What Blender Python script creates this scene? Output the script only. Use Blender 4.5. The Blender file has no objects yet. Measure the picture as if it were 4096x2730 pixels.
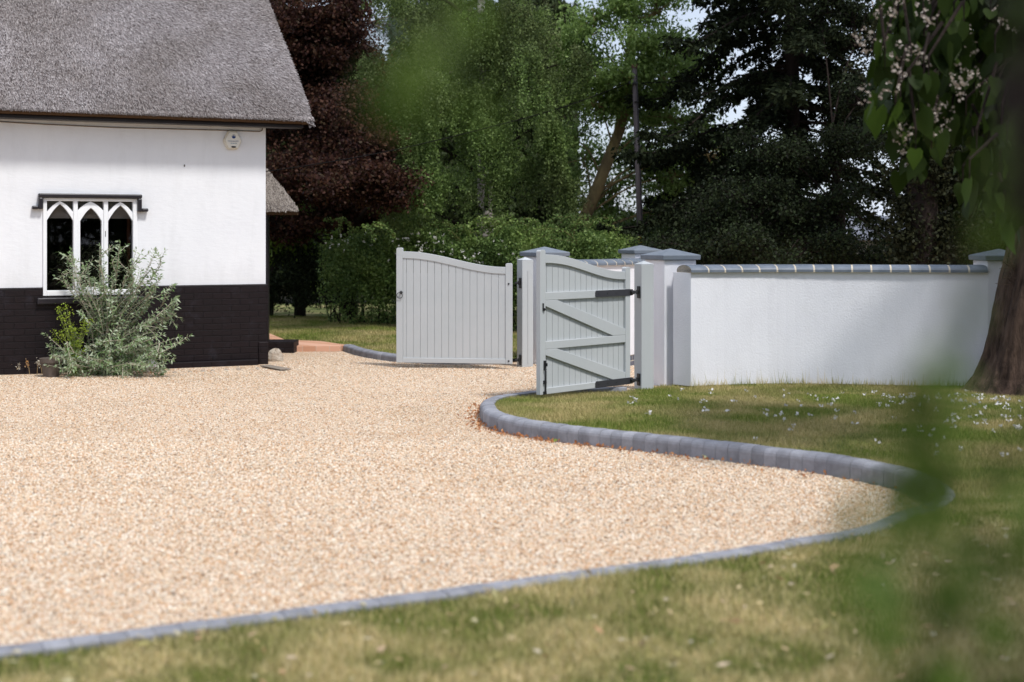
import bpy, bmesh, math, random
import numpy as np
from mathutils import Vector
from mathutils.geometry import tessellate_polygon
random.seed(7); rng = np.random.default_rng(7)
PI = math.pi; R = math.radians
sc = bpy.context.scene; COL = sc.collection
# ------------------------------------------------------------------ camera, sky, sun, exposure
cam_d = bpy.data.cameras.new('camera'); cam = bpy.data.objects.new('camera', cam_d); COL.objects.link(cam)
EYE = 1.6; F = 4096*50/36.0
cam.location = (0, 0, EYE); cam.rotation_euler = (R(90), 0, 0)
cam_d.lens = 50; cam_d.sensor_width = 36; cam_d.shift_y = -0.1033
cam_d.clip_start = 0.05; cam_d.clip_end = 2000
cam_d.dof.use_dof = True; cam_d.dof.focus_distance = 15.5; cam_d.dof.aperture_fstop = 1.6
sc.camera = cam
SAZ = (0.66, -0.75); SEL = 58.0
world = bpy.data.worlds.new('World'); sc.world = world; world.use_nodes = True
wn = world.node_tree.nodes; wl = world.node_tree.links; wn.clear()
wo = wn.new('ShaderNodeOutputWorld'); bg = wn.new('ShaderNodeBackground'); sky = wn.new('ShaderNodeTexSky')
sky.sky_type = 'NISHITA'; sky.sun_disc = False; sky.sun_elevation = R(SEL); sky.sun_rotation = math.atan2(SAZ[0], SAZ[1])
tc = wn.new('ShaderNodeTexCoord'); nz = wn.new('ShaderNodeTexNoise'); nz.inputs['Scale'].default_value = 2.2; nz.inputs['Detail'].default_value = 7
rp = wn.new('ShaderNodeValToRGB'); rp.color_ramp.elements[0].position = .34; rp.color_ramp.elements[1].position = .60; rp.color_ramp.elements[0].color = (.45, .45, .45, 1)
mx = wn.new('ShaderNodeMix'); mx.data_type = 'RGBA'; mx.inputs[7].default_value = (8.8, 9.7, 11.6, 1)
wl.new(tc.outputs['Generated'], nz.inputs['Vector']); wl.new(nz.outputs['Fac'], rp.inputs['Fac']); wl.new(rp.outputs['Color'], mx.inputs[0])
wl.new(sky.outputs['Color'], mx.inputs[6]); wl.new(mx.outputs[2], bg.inputs['Color']); wl.new(bg.outputs[0], wo.inputs[0])
bg.inputs['Strength'].default_value = 0.085
sl = bpy.data.lights.new('sun', 'SUN'); sun = bpy.data.objects.new('sun', sl); COL.objects.link(sun)
sl.energy = 2.95; sl.angle = R(8); sl.color = (1.0, .972, .935)
ce = math.cos(R(SEL)); n_ = math.hypot(*SAZ)
sdir = Vector((SAZ[0]/n_*ce, SAZ[1]/n_*ce, math.sin(R(SEL))))
sun.rotation_euler = sdir.to_track_quat('Z', 'Y').to_euler(); sun.location = (5, -5, 20)
sc.view_settings.view_transform = 'Standard'; sc.view_settings.look = 'None'; sc.view_settings.gamma = 1
sc.view_settings.exposure = 0.27
sc.cycles.max_bounces = 6; sc.cycles.transparent_max_bounces = 8; sc.cycles.diffuse_bounces = 3

# ------------------------------------------------------------------ helpers
def W(px, py, D):                                   # a point seen at a pixel, D metres away
    return np.array([(px-2048)/F*D, D, EYE-(py-942)/F*D])
def G(px, py, z=0.0):                               # the ground point seen at a pixel
    D = (EYE-z)*F/(py-942); return ((px-2048)/F*D, D)

def nodes(name):
    m = bpy.data.materials.new(name); m.use_nodes = True; t = m.node_tree
    return m, t.nodes, t.links, t.nodes['Principled BSDF']
def setspec(b, v): b.inputs['Specular IOR Level'].default_value = v
def ramp(N, stops, interp='LINEAR'):
    r = N.new('ShaderNodeValToRGB'); cr = r.color_ramp; cr.interpolation = interp
    while len(cr.elements) < len(stops): cr.elements.new(.5)
    for e, (p, c) in zip(cr.elements, stops): e.position = p; e.color = (*c, 1)
    return r
def noise(N, L, scale, detail=4, rough=.6, coord='Object', vec=None, stretch=None):
    t = N.new('ShaderNodeTexNoise'); t.inputs['Scale'].default_value = scale; t.inputs['Detail'].default_value = detail; t.inputs['Roughness'].default_value = rough
    c = N.new('ShaderNodeTexCoord')
    if stretch:
        mp = N.new('ShaderNodeMapping'); mp.inputs['Scale'].default_value = stretch
        L.new(c.outputs[coord], mp.inputs['Vector']); L.new(mp.outputs[0], t.inputs['Vector'])
    else: L.new(c.outputs[coord], t.inputs['Vector'])
    return t
def bump(N, L, b, hsock, strength, dist):
    u = N.new('ShaderNodeBump'); u.inputs['Strength'].default_value = strength; u.inputs['Distance'].default_value = dist
    L.new(hsock, u.inputs['Height']); L.new(u.outputs[0], b.inputs['Normal']); return u
def M(name, c1, c2=None, scale=8, rough=.6, spec=.3, bs=0, bscale=40, bd=.005, stretch=None, bstretch=None, lo=.35, hi=.65, metal=0):
    m, N, L, b = nodes(name); b.inputs['Roughness'].default_value = rough; setspec(b, spec); b.inputs['Metallic'].default_value = metal
    if c2 is None: b.inputs['Base Color'].default_value = (*c1, 1)
    else:
        t = noise(N, L, scale, 6, .65, stretch=stretch); r = ramp(N, [(lo, c1), (hi, c2)]); L.new(t.outputs['Fac'], r.inputs['Fac']); L.new(r.outputs['Color'], b.inputs['Base Color'])
    if bs:
        t = noise(N, L, bscale, 5, .6, stretch=bstretch); bump(N, L, b, t.outputs['Fac'], bs, bd)
    return m
def leafmat(name, cols, trans=.3, patch=None, pscale=.6, rough=.55, spec=.25):
    """cols: colours chosen per leaf (random per island)"""
    m, N, L, b = nodes(name); b.inputs['Roughness'].default_value = rough; setspec(b, spec)
    g = N.new('ShaderNodeNewGeometry'); n = len(cols)
    r = ramp(N, [(i/max(n-1, 1), c) for i, c in enumerate(cols)]); L.new(g.outputs['Random Per Island'], r.inputs['Fac']); out = r.outputs['Color']
    if patch:
        t = noise(N, L, pscale, 3, .55); pr = ramp(N, [(.4, (0, 0, 0)), (.6, (1, 1, 1))]); L.new(t.outputs['Fac'], pr.inputs['Fac'])
        r2 = ramp(N, [(i/max(len(patch)-1, 1), c) for i, c in enumerate(patch)]); L.new(g.outputs['Random Per Island'], r2.inputs['Fac'])
        x = N.new('ShaderNodeMix'); x.data_type = 'RGBA'; L.new(pr.outputs['Color'], x.inputs[0]); L.new(out, x.inputs[6]); L.new(r2.outputs['Color'], x.inputs[7]); out = x.outputs[2]
    L.new(out, b.inputs['Base Color'])
    if trans:
        tr = N.new('ShaderNodeBsdfTranslucent'); L.new(out, tr.inputs['Color']); ms = N.new('ShaderNodeMixShader'); ms.inputs[0].default_value = trans
        L.new(b.outputs[0], ms.inputs[1]); L.new(tr.outputs[0], ms.inputs[2]); L.new(ms.outputs[0], N['Material Output'].inputs[0])
    return m

def tag(o, label=None, cat=None, group=None, kind=None):
    if label: o['label'] = label
    if cat: o['category'] = cat
    if group: o['group'] = group
    if kind: o['kind'] = kind
    return o
def empty(name, loc=(0, 0, 0), rz=0, label=None, cat=None, group=None):
    o = bpy.data.objects.new(name, None); COL.objects.link(o); o.location = loc; o.rotation_euler = (0, 0, rz)
    o.empty_display_size = .1
    return tag(o, label, cat, group)
def link(name, me, mat, parent=None, bevel=0, smooth=False):
    o = bpy.data.objects.new(name, me); COL.objects.link(o)
    if mat: me.materials.append(mat)
    if parent: o.parent = parent
    if smooth: me.polygons.foreach_set('use_smooth', np.ones(len(me.polygons), bool))
    if bevel:
        b = o.modifiers.new('bevel', 'BEVEL'); b.width = bevel; b.segments = 2; b.limit_method = 'ANGLE'; b.angle_limit = R(40)
    return o
def npmesh(name, V, Fc, mat, parent=None, smooth=False):
    """V (N,3), Fc (M,k) all faces with the same number of corners"""
    V = np.ascontiguousarray(V, np.float32); Fc = np.ascontiguousarray(Fc, np.int32); k = Fc.shape[1]
    me = bpy.data.meshes.new(name); me.vertices.add(len(V)); me.vertices.foreach_set('co', V.ravel())
    me.loops.add(Fc.size); me.loops.foreach_set('vertex_index', Fc.ravel())
    me.polygons.add(len(Fc)); me.polygons.foreach_set('loop_start', np.arange(0, Fc.size, k, dtype=np.int32)); 
    me.update(calc_edges=True); me.validate()
    return link(name, me, mat, parent, smooth=smooth)
class MB:
    def __init__(s): s.v = []; s.f = []
    def add(s, vs, fs):
        n = len(s.v); s.v += [tuple(v) for v in vs]; s.f += [tuple(i+n for i in f) for f in fs]; return s
    def box(s, x0, x1, y0, y1, z0, z1):
        return s.add([(x0,y0,z0),(x1,y0,z0),(x1,y1,z0),(x0,y1,z0),(x0,y0,z1),(x1,y0,z1),(x1,y1,z1),(x0,y1,z1)],
                     [(0,3,2,1),(4,5,6,7),(0,1,5,4),(1,2,6,5),(2,3,7,6),(3,0,4,7)])
    def prism(s, poly, y0, y1, axis='y'):
        """poly in (x,z), extruded in y; or poly in (x,y) extruded in z"""
        n = len(poly)
        if axis == 'y': vs = [(p[0], y0, p[1]) for p in poly]+[(p[0], y1, p[1]) for p in poly]
        else: vs = [(p[0], p[1], y0) for p in poly]+[(p[0], p[1], y1) for p in poly]
        fs = [tuple(range(n)), tuple(range(2*n-1, n-1, -1))]+[(i, i+n, (i+1) % n+n, (i+1) % n) for i in range(n)]
        return s.add(vs, fs)
    def tube(s, pts, rad, sides=8, cap=True):
        pts = [Vector(p) for p in pts]; n = len(pts)
        if not hasattr(rad, '__len__'): rad = [rad]*n
        vs = []; ref = Vector((0, 0, 1))
        for i, p in enumerate(pts):
            t = (pts[min(i+1, n-1)]-pts[max(i-1, 0)]).normalized()
            a = t.cross(ref); a = a.normalized() if a.length > .05 else t.cross(Vector((0, 1, 0))).normalized()
            b = t.cross(a)
            for k in range(sides):
                an = 2*PI*k/sides; vs.append(p+(a*math.cos(an)+b*math.sin(an))*rad[i])
        fs = [(i*sides+k, i*sides+(k+1) % sides, (i+1)*sides+(k+1) % sides, (i+1)*sides+k) for i in range(n-1) for k in range(sides)]
        if cap: fs += [tuple(range(sides-1, -1, -1)), tuple(range((n-1)*sides, n*sides))]
        return s.add(vs, fs)
    def build(s, name, mat, parent=None, bevel=0, smooth=False):
        me = bpy.data.meshes.new(name); me.from_pydata(s.v, [], s.f); me.update()
        return link(name, me, mat, parent, bevel, smooth)
def unit(a): return a/np.maximum(np.linalg.norm(a, axis=-1, keepdims=True), 1e-9)
def diamonds(C, D, Wd, fold=0.0):
    """leaf quads: base C, length vector D, width vector Wd"""
    n = len(C); V = np.empty((n, 4, 3)); V[:, 0] = C; V[:, 1] = C+D*.42+Wd*.5; V[:, 2] = C+D; V[:, 3] = C+D*.42-Wd*.5
    if fold: V[:, 2, 2] -= fold*np.linalg.norm(D, axis=1)
    return V.reshape(-1, 3), np.arange(4*n).reshape(n, 4)
def leaves(C, size, aspect=.6, droop=.2, dirs=None, spread=1.0):
    n = len(C); d = rng.normal(size=(n, 3))*spread; d[:, 2] -= droop
    if dirs is not None: d += dirs
    d = unit(d); w = unit(np.cross(d, rng.normal(size=(n, 3)))); s = size*rng.uniform(.6, 1.3, (n, 1))
    return diamonds(C, d*s, w*s*aspect)
def inpoly(P, poly):
    x, y = P[:, 0], P[:, 1]; r = np.zeros(len(P), bool); n = len(poly)
    for i in range(n):
        x0, y0 = poly[i]; x1, y1 = poly[(i+1) % n]
        c = (y0 > y) != (y1 > y); xi = (x1-x0)*(y-y0)/((y1-y0) if abs(y1-y0) > 1e-9 else 1e-9)+x0
        r ^= c & (x < xi)
    return r
def catmull(P, step=.05):
    P = [np.array(p, float) for p in P]; P = [2*P[0]-P[1]]+P+[2*P[-1]-P[-2]]; out = []
    for i in range(1, len(P)-2):
        a, b, c, d = P[i-1:i+3]; n = max(2, int(np.linalg.norm(c-b)/step))
        for k in range(n):
            t = k/n; out.append(.5*((2*b)+(c-a)*t+(2*a-5*b+4*c-d)*t*t+(-a+3*b-3*c+d)*t**3))
    out.append(P[-2]); return np.array(out)
def resample(C, step):
    s = np.r_[0, np.cumsum(np.linalg.norm(np.diff(C, axis=0), axis=1))]; n = max(2, int(round(s[-1]/step))); t = np.linspace(0, s[-1], n+1)
    return np.stack([np.interp(t, s, C[:, k]) for k in range(C.shape[1])], 1)
def normals2(C):
    T = np.gradient(C, axis=0); T = unit(T); return np.stack([T[:, 1], -T[:, 0]], 1)   # to the right of travel
def smooth01(x): x = np.clip(x, 0, 1); return x*x*(3-2*x)
def terrain(x, y):                                   # the drive falls away a little outside the gates
    d = (x-1.31)*.903+(y-14.73)*.43; return -.15*smooth01((d-.2)/2.0)

# ------------------------------------------------------------------ materials
MAT = {}
# gravel
def gravel_mat(name, sc_=92, geo=False):
    m, N, L, b = nodes(name); b.inputs['Roughness'].default_value = .7; setspec(b, .25)
    stops = [(0, (.18, .12, .08)), (.13, (.58, .34, .18)), (.27, (.70, .51, .34)), (.47, (.79, .67, .51)), (.7, (.89, .84, .75)), (.84, (.68, .41, .23)), (.93, (.80, .64, .46)), (1, (.30, .28, .26))]
    if geo:
        g = N.new('ShaderNodeNewGeometry'); r = ramp(N, stops); L.new(g.outputs['Random Per Island'], r.inputs['Fac']); L.new(r.outputs['Color'], b.inputs['Base Color']); return m
    c = N.new('ShaderNodeTexCoord'); v = N.new('ShaderNodeTexVoronoi'); v.inputs['Scale'].default_value = sc_; v.inputs['Randomness'].default_value = 1
    L.new(c.outputs['Object'], v.inputs['Vector']); sp = N.new('ShaderNodeSeparateColor'); L.new(v.outputs['Color'], sp.inputs[0]); r = ramp(N, stops); L.new(sp.outputs[0], r.inputs['Fac'])
    v2 = N.new('ShaderNodeTexVoronoi'); v2.feature = 'DISTANCE_TO_EDGE'; v2.inputs['Scale'].default_value = sc_; L.new(c.outputs['Object'], v2.inputs['Vector'])
    e = ramp(N, [(0, (.42, .33, .25)), (.12, (1, 1, 1))]); L.new(v2.outputs['Distance'], e.inputs['Fac'])
    x = N.new('ShaderNodeMix'); x.data_type = 'RGBA'; x.blend_type = 'MULTIPLY'; x.inputs[0].default_value = 1; L.new(r.outputs['Color'], x.inputs[6]); L.new(e.outputs['Color'], x.inputs[7])
    t = noise(N, L, .45, 6, .65); e2 = ramp(N, [(.32, (.82, .78, .72)), (.5, (.96, .94, .92)), (.68, (1, 1, 1))]); L.new(t.outputs['Fac'], e2.inputs['Fac'])
    y = N.new('ShaderNodeMix'); y.data_type = 'RGBA'; y.blend_type = 'MULTIPLY'; y.inputs[0].default_value = 1; L.new(x.outputs[2], y.inputs[6]); L.new(e2.outputs['Color'], y.inputs[7])
    L.new(y.outputs[2], b.inputs['Base Color'])
    h = N.new('ShaderNodeMath'); h.operation = 'SUBTRACT'; h.inputs[0].default_value = 1; L.new(v.outputs['Distance'], h.inputs[1]); bump(N, L, b, h.outputs[0], .8, .008)
    return m
MAT['gravel'] = gravel_mat('gravel'); MAT['pebble'] = gravel_mat('pebble', geo=True)
MAT['soil'] = M('soil', (.05, .04, .025), (.09, .08, .04), 3, .95, .1, .5, 20, .02)
def lawn_mat():
    m, N, L, b = nodes('lawn_turf'); b.inputs['Roughness'].default_value = .95; setspec(b, .05)
    t = noise(N, L, 1.3, 7, .65); r = ramp(N, [(.3, (.06, .09, .025)), (.46, (.12, .14, .05)), (.6, (.28, .24, .12)), (.75, (.42, .34, .19))]); L.new(t.outputs['Fac'], r.inputs['Fac']); L.new(r.outputs['Color'], b.inputs['Base Color'])
    t2 = noise(N, L, 60, 4, .7); bump(N, L, b, t2.outputs['Fac'], 1, .02); return m
MAT['lawn'] = lawn_mat()
MAT['grass'] = leafmat('grass_blades', [(.09, .13, .02), (.15, .20, .035), (.23, .27, .06), (.36, .34, .12), (.66, .52, .28)], .3,
                       patch=[(.24, .24, .07), (.5, .42, .18), (.68, .54, .28), (.78, .66, .40), (.34, .33, .12)], pscale=2.6, rough=.7, spec=.15)
MAT['grass_green'] = leafmat('fresh_grass_blades', [(.09, .14, .02), (.15, .21, .035), (.23, .28, .055), (.4, .36, .13)], .3,
                       patch=[(.2, .22, .06), (.48, .39, .17), (.62, .5, .26), (.34, .31, .11)], pscale=1.1, rough=.7, spec=.15)
MAT['render'] = M('white_render', (.77, .775, .82), (.80, .805, .845), 3, .85, .15, .55, 55, .006)
def weather(m, zlo, amt, col):
    N, L = m.node_tree.nodes, m.node_tree.links; b = N['Principled BSDF']; src = b.inputs['Base Color'].links[0].from_socket
    c = N.new('ShaderNodeTexCoord'); sp = N.new('ShaderNodeSeparateXYZ'); L.new(c.outputs['Object'], sp.inputs[0])
    mr = N.new('ShaderNodeMapRange'); mr.inputs['From Min'].default_value = zlo; mr.inputs['From Max'].default_value = zlo+.35; mr.inputs['To Min'].default_value = .22; mr.inputs['To Max'].default_value = 0; L.new(sp.outputs[2], mr.inputs['Value'])
    t = noise(N, L, 2.2, 8, .72, stretch=(2.2, 2.2, .5)); ad = N.new('ShaderNodeMath'); ad.operation = 'ADD'; L.new(t.outputs['Fac'], ad.inputs[0]); L.new(mr.outputs[0], ad.inputs[1])
    rr = ramp(N, [(.5, (0, 0, 0)), (.85, (amt, amt, amt))]); L.new(ad.outputs[0], rr.inputs['Fac']); x = N.new('ShaderNodeMix'); x.data_type = 'RGBA'; L.new(rr.outputs['Color'], x.inputs[0]); L.new(src, x.inputs[6]); x.inputs[7].default_value = (*col, 1); L.new(x.outputs[2], b.inputs['Base Color'])
weather(MAT['render'], .0, .2, (.46, .45, .46))
MAT['housewhite'] = M('white_limewash', (.745, .755, .78), (.785, .795, .815), 1.6, .8, .15, .22, 9, .012, bstretch=(1, 1, 3))
weather(MAT['housewhite'], .98, .3, (.5, .5, .5))
def brickbump(name, c1, c2, mortar, w, h, ms=.012, rough=.6, spec=.4, bs=.6, noisy=None):
    m, N, L, b = nodes(name); b.inputs['Roughness'].default_value = rough; setspec(b, spec)
    c = N.new('ShaderNodeTexCoord'); sp = N.new('ShaderNodeSeparateXYZ'); cb = N.new('ShaderNodeCombineXYZ'); L.new(c.outputs['Object'], sp.inputs[0])
    a = N.new('ShaderNodeMath'); a.operation = 'ADD'; L.new(sp.outputs[0], a.inputs[0]); L.new(sp.outputs[1], a.inputs[1]); L.new(a.outputs[0], cb.inputs[0]); L.new(sp.outputs[2], cb.inputs[1])
    t = N.new('ShaderNodeTexBrick'); t.inputs['Scale'].default_value = 1; t.inputs['Brick Width'].default_value = w; t.inputs['Row Height'].default_value = h; t.inputs['Mortar Size'].default_value = ms/2
    t.inputs['Mortar Smooth'].default_value = .4; t.inputs['Color1'].default_value = (*c1, 1); t.inputs['Color2'].default_value = (*c2, 1); t.inputs['Mortar'].default_value = (*mortar, 1)
    nn = noise(N, L, 5, 4, .6); ad = N.new('ShaderNodeVectorMath'); ad.operation = 'SCALE'; ad.inputs[3].default_value = .012
    L.new(nn.outputs['Color'], ad.inputs[0]); av = N.new('ShaderNodeVectorMath'); L.new(cb.outputs[0], av.inputs[0]); L.new(ad.outputs[0], av.inputs[1]); L.new(av.outputs[0], t.inputs['Vector'])
    if noisy:
        n2 = noise(N, L, 4, 7, .75); r = ramp(N, [(.55, (0, 0, 0)), (.75, (1, 1, 1))]); L.new(n2.outputs['Fac'], r.inputs['Fac']); x = N.new('ShaderNodeMix'); x.data_type = 'RGBA'
        L.new(r.outputs['Color'], x.inputs[0]); L.new(t.outputs['Color'], x.inputs[6]); x.inputs[7].default_value = (*noisy, 1); L.new(x.outputs[2], b.inputs['Base Color'])
    else: L.new(t.outputs['Color'], b.inputs['Base Color'])
    iv = N.new('ShaderNodeMath'); iv.operation = 'SUBTRACT'; iv.inputs[0].default_value = 1; L.new(t.outputs['Fac'], iv.inputs[1])
    n3 = noise(N, L, 30, 5, .7); ml = N.new('ShaderNodeMath'); ml.operation = 'MULTIPLY_ADD'; ml.inputs[1].default_value = .5; L.new(n3.outputs['Fac'], ml.inputs[0]); L.new(iv.outputs[0], ml.inputs[2])
    bump(N, L, b, ml.outputs[0], bs, .008); return m
MAT['plinth'] = brickbump('black_painted_brick', (.0105, .006, .0072), (.009, .0055, .0065), (.007, .0045, .0055), .23, .075, .014, .55, .22, 1.0, noisy=(.024, .021, .028))
MAT['greybrick'] = brickbump('blue_grey_brick', (.09, .1, .13), (.13, .13, .16), (.5, .46, .38), .225, .075, .012, .7, .3, .5)
MAT['black'] = M('black_gloss_paint', (.012, .010, .014), (.02, .017, .022), 6, .35, .5, .2, 30, .003)
MAT['iron'] = M('black_iron', (.012, .012, .014), None, rough=.4, spec=.5)
MAT['iron_flat'] = M('black_powder_coat', (.028, .028, .034), (.034, .034, .04), 9, .55, .4)
MAT['gate'] = M('pale_grey_paint', (.44, .465, .475), (.47, .49, .50), 2, .5, .35, .06, 30, .002, bstretch=(1, 1, .1))
MAT['winwhite'] = M('white_gloss_paint', (.80, .81, .83), (.84, .85, .86), 5, .4, .4)
MAT['cap'] = M('slate_blue_painted_stone', (.145, .17, .205), (.185, .21, .245), 7, .65, .35, .4, 25, .004)
MAT['coping'] = M('slate_blue_coping_brick', (.11, .135, .17), (.17, .195, .235), 9, .5, .4, .4, 30, .004)
MAT['mortar'] = M('cream_mortar', (.5, .44, .35), (.6, .54, .44), 20, .9, .1)
MAT['kerb'] = M('charcoal_concrete', (.15, .152, .172), (.26, .262, .29), 5, .85, .2, .5, 70, .003)
def kerbmat():
    m, N, L, b = nodes('charcoal_concrete'); b.inputs['Roughness'].default_value = .85; setspec(b, .2); g = N.new('ShaderNodeNewGeometry')
    r1 = ramp(N, [(0, (.21, .215, .24)), (.5, (.25, .255, .285)), (1, (.29, .295, .325))]); L.new(g.outputs['Random Per Island'], r1.inputs['Fac'])
    t = noise(N, L, 7, 7, .7); r2 = ramp(N, [(.3, (.7, .7, .7)), (.62, (1.12, 1.12, 1.12))]); L.new(t.outputs['Fac'], r2.inputs['Fac']); x = N.new('ShaderNodeMix'); x.data_type = 'RGBA'; x.blend_type = 'MULTIPLY'; x.inputs[0].default_value = 1
    L.new(r1.outputs['Color'], x.inputs[6]); L.new(r2.outputs['Color'], x.inputs[7]); L.new(x.outputs[2], b.inputs['Base Color']); t2 = noise(N, L, 70, 5, .6); bump(N, L, b, t2.outputs['Fac'], .5, .003); return m
MAT['kerb'] = kerbmat()
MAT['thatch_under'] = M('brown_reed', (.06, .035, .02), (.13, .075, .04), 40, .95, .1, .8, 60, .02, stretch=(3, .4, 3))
def thatch():
    m, N, L, b = nodes('weathered_thatch'); b.inputs['Roughness'].default_value = .95; setspec(b, .1)
    t = noise(N, L, 38, 6, .75, stretch=(1.0, .45, .45)); r = ramp(N, [(.34, (.07, .058, .055)), (.5, (.2, .175, .17)), (.66, (.36, .33, .325))]); L.new(t.outputs['Fac'], r.inputs['Fac'])
    L.new(r.outputs['Color'], b.inputs['Base Color']); bump(N, L, b, t.outputs['Fac'], 1, .03); return m
MAT['thatch'] = thatch()
MAT['reed'] = leafmat('weathered_reed', [(.07, .055, .054), (.225, .195, .195), (.35, .32, .322), (.48, .45, .452), (.255, .22, .215)], 0, patch=[(.06, .046, .044), (.165, .138, .13), (.265, .235, .228), (.38, .35, .34), (.19, .158, .148)], pscale=1.1, rough=.9, spec=.1)
MAT['porch_reed'] = leafmat('golden_reed', [(.08, .065, .055), (.26, .225, .2), (.42, .38, .34), (.2, .165, .14)], 0, rough=.9, spec=.1)
MAT['brickpath'] = brickbump('orange_paving_brick', (.5, .26, .16), (.62, .36, .25), (.5, .42, .34), .2, .1, .008, .85, .2, .3)
MAT['stone'] = M('pale_flint', (.3, .23, .17), (.5, .45, .38), 14, .8, .25, .5, 20, .02)
MAT['stone_orange'] = M('white_and_rusty_flint', (.72, .72, .69), (.5, .22, .06), 7, .7, .25, .5, 20, .02, lo=.5, hi=.62)
MAT['pot'] = M('taupe_plastic', (.10, .082, .07), (.13, .105, .09), 4, .6, .3)
MAT['pole'] = M('weathered_pole_timber', (.085, .07, .07), (.17, .145, .145), 6, .85, .2, .6, 20, .01, stretch=(1, 1, .05), bstretch=(1, 1, .05))
MAT['bark'] = M('brown_bark', (.025, .016, .012), (.10, .065, .048), 9, .9, .15, 1, 9, .06, stretch=(1, 1, .25), bstretch=(1, 1, .22))
MAT['barkdark'] = M('dark_bark', (.015, .011, .010), (.032, .023, .019), 7, .9, .1, .8, 12, .03, stretch=(1, 1, .3))
MAT['barkpale'] = M('lichened_bark', (.14, .10, .06), (.36, .27, .12), 4, .9, .15, .8, 12, .03, stretch=(1, 1, .4))
MAT['barkred'] = M('red_pine_bark', (.12, .05, .03), (.24, .10, .055), 5, .9, .15, .8, 12, .03, stretch=(1, 1, .4))
MAT['birchbark'] = M('white_birch_bark', (.1, .08, .07), (.55, .5, .46), 9, .7, .2, .3, 12, .01, stretch=(1, 1, 1.5))
MAT['glass'] = None
def glass():
    m, N, L, b = nodes('window_glass'); gl = N.new('ShaderNodeBsdfGlossy'); gl.inputs['Roughness'].default_value = .02; tr = N.new('ShaderNodeBsdfTransparent'); tr.inputs[0].default_value = (.8, .78, .78, 1)
    fr = N.new('ShaderNodeFresnel'); fr.inputs[0].default_value = 1.5; ms = N.new('ShaderNodeMixShader'); L.new(fr.outputs[0], ms.inputs[0]); L.new(tr.outputs[0], ms.inputs[1]); L.new(gl.outputs[0], ms.inputs[2]); L.new(ms.outputs[0], N['Material Output'].inputs[0]); return m
MAT['glass'] = glass()

# ------------------------------------------------------------------ ground, drive, lawns, kerbs
def sheet(name, x0, x1, y0, y1, nx, ny, zf, mat):
    X, Y = np.meshgrid(np.linspace(x0, x1, nx), np.linspace(y0, y1, ny)); Z = zf(X, Y)
    V = np.stack([X.ravel(), Y.ravel(), Z.ravel()], 1); i = np.arange(nx*ny).reshape(ny, nx)
    Fc = np.stack([i[:-1, :-1].ravel(), i[:-1, 1:].ravel(), i[1:, 1:].ravel(), i[1:, :-1].ravel()], 1)
    return tag(npmesh(name, V, Fc, mat, smooth=True), kind='structure')
sheet('ground', -700, 700, -200, 900, 2, 2, lambda x, y: 0*x-.30, MAT['soil'])
def drive_z(x, y): return terrain(x, y)+.006*np.sin(x*2.1+y*1.3)*np.sin(y*.9)
sheet('gravel_drive', -12, 14, 1, 27, 130, 130, drive_z, MAT['gravel'])

KZ = .125; KW = .13
kerb_pts = [G(-2600, 2880, KZ), G(-1000, 2700, KZ), G(0, 2573, KZ), G(1000, 2446, KZ), G(1800, 2341, KZ), G(2288, 2275, KZ), G(2776, 2210, KZ), G(3166, 2146, KZ), G(3410, 2107, KZ), (2.10, 7.70), (2.32, 7.95),
            (2.45, 8.32), (2.45, 8.72), G(3527, 1944), G(3283, 1897), G(3010, 1861), G(2776, 1832), G(2532, 1805), G(2288, 1777), G(2122, 1753), G(2005, 1729),
            G(1937, 1700), G(1920, 1664), G(1946, 1627), G(1995, 1604), G(2083, 1589), (.26, 14.22), (.7, 14.42), (1.12, 14.60)]
kerbC = catmull(kerb_pts, .05)
kerbB_pts = [G(1372, 1404), (-1.98, 18.75), G(1585, 1449), (-.9, 17.62), (-.35, 17.58), (-.02, 17.62)]
kerbB = catmull(kerbB_pts, .05)
def kfac(y): return 1-.58*float(smooth01((y-12.3)/1.8)) if y < 16 else .7   # the kerb sinks as it nears the gate
def kerb(name, C, side, blk=.1, z0=-.04):
    C = resample(C, blk); Nn = normals2(C)*side; mb = MB()
    prof = [(0, z0), (0, KZ-.045), (.004, KZ-.027), (.014, KZ-.012), (.028, KZ-.003), (.046, KZ), (KW-.012, KZ), (KW, KZ-.01), (KW, z0)]
    for i in range(len(C)-1):
        a, b = C[i], C[i+1]; g = (b-a)*.014; a = a+g; b = b-g; h = random.uniform(-.002, .002); o = random.uniform(-.003, .003); vs = []
        for p, n in ((a, Nn[i]), (b, Nn[i+1])):
            for (u, z) in prof: q = p+n*(u+o); vs.append((q[0], q[1], z*kfac(q[1])+(h if z > 0 else 0)))
        k = len(prof); fs = [(j, j+1, k+j+1, k+j) for j in range(k-1)]+[tuple(range(k-1, -1, -1)), tuple(range(k, 2*k))]
        mb.add(vs, fs)
    # bedding between the blocks
    vs = []; k = 4
    for i in range(len(C)):
        for (u, z) in ((.004, z0), (.004, KZ-.048), (KW-.004, KZ-.014), (KW-.004, z0)): q = C[i]+Nn[i]*u; vs.append((q[0], q[1], z*kfac(q[1])))
    mb.add(vs, [(i*k+j, i*k+j+1, (i+1)*k+j+1, (i+1)*k+j) for i in range(len(C)-1) for j in range(k-1)])
    return tag(mb.build(name, MAT['kerb']), kind='structure')
kerb('drive_kerb', kerbC, 1); kerb('garden_kerb', kerbB, -1)

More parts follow.
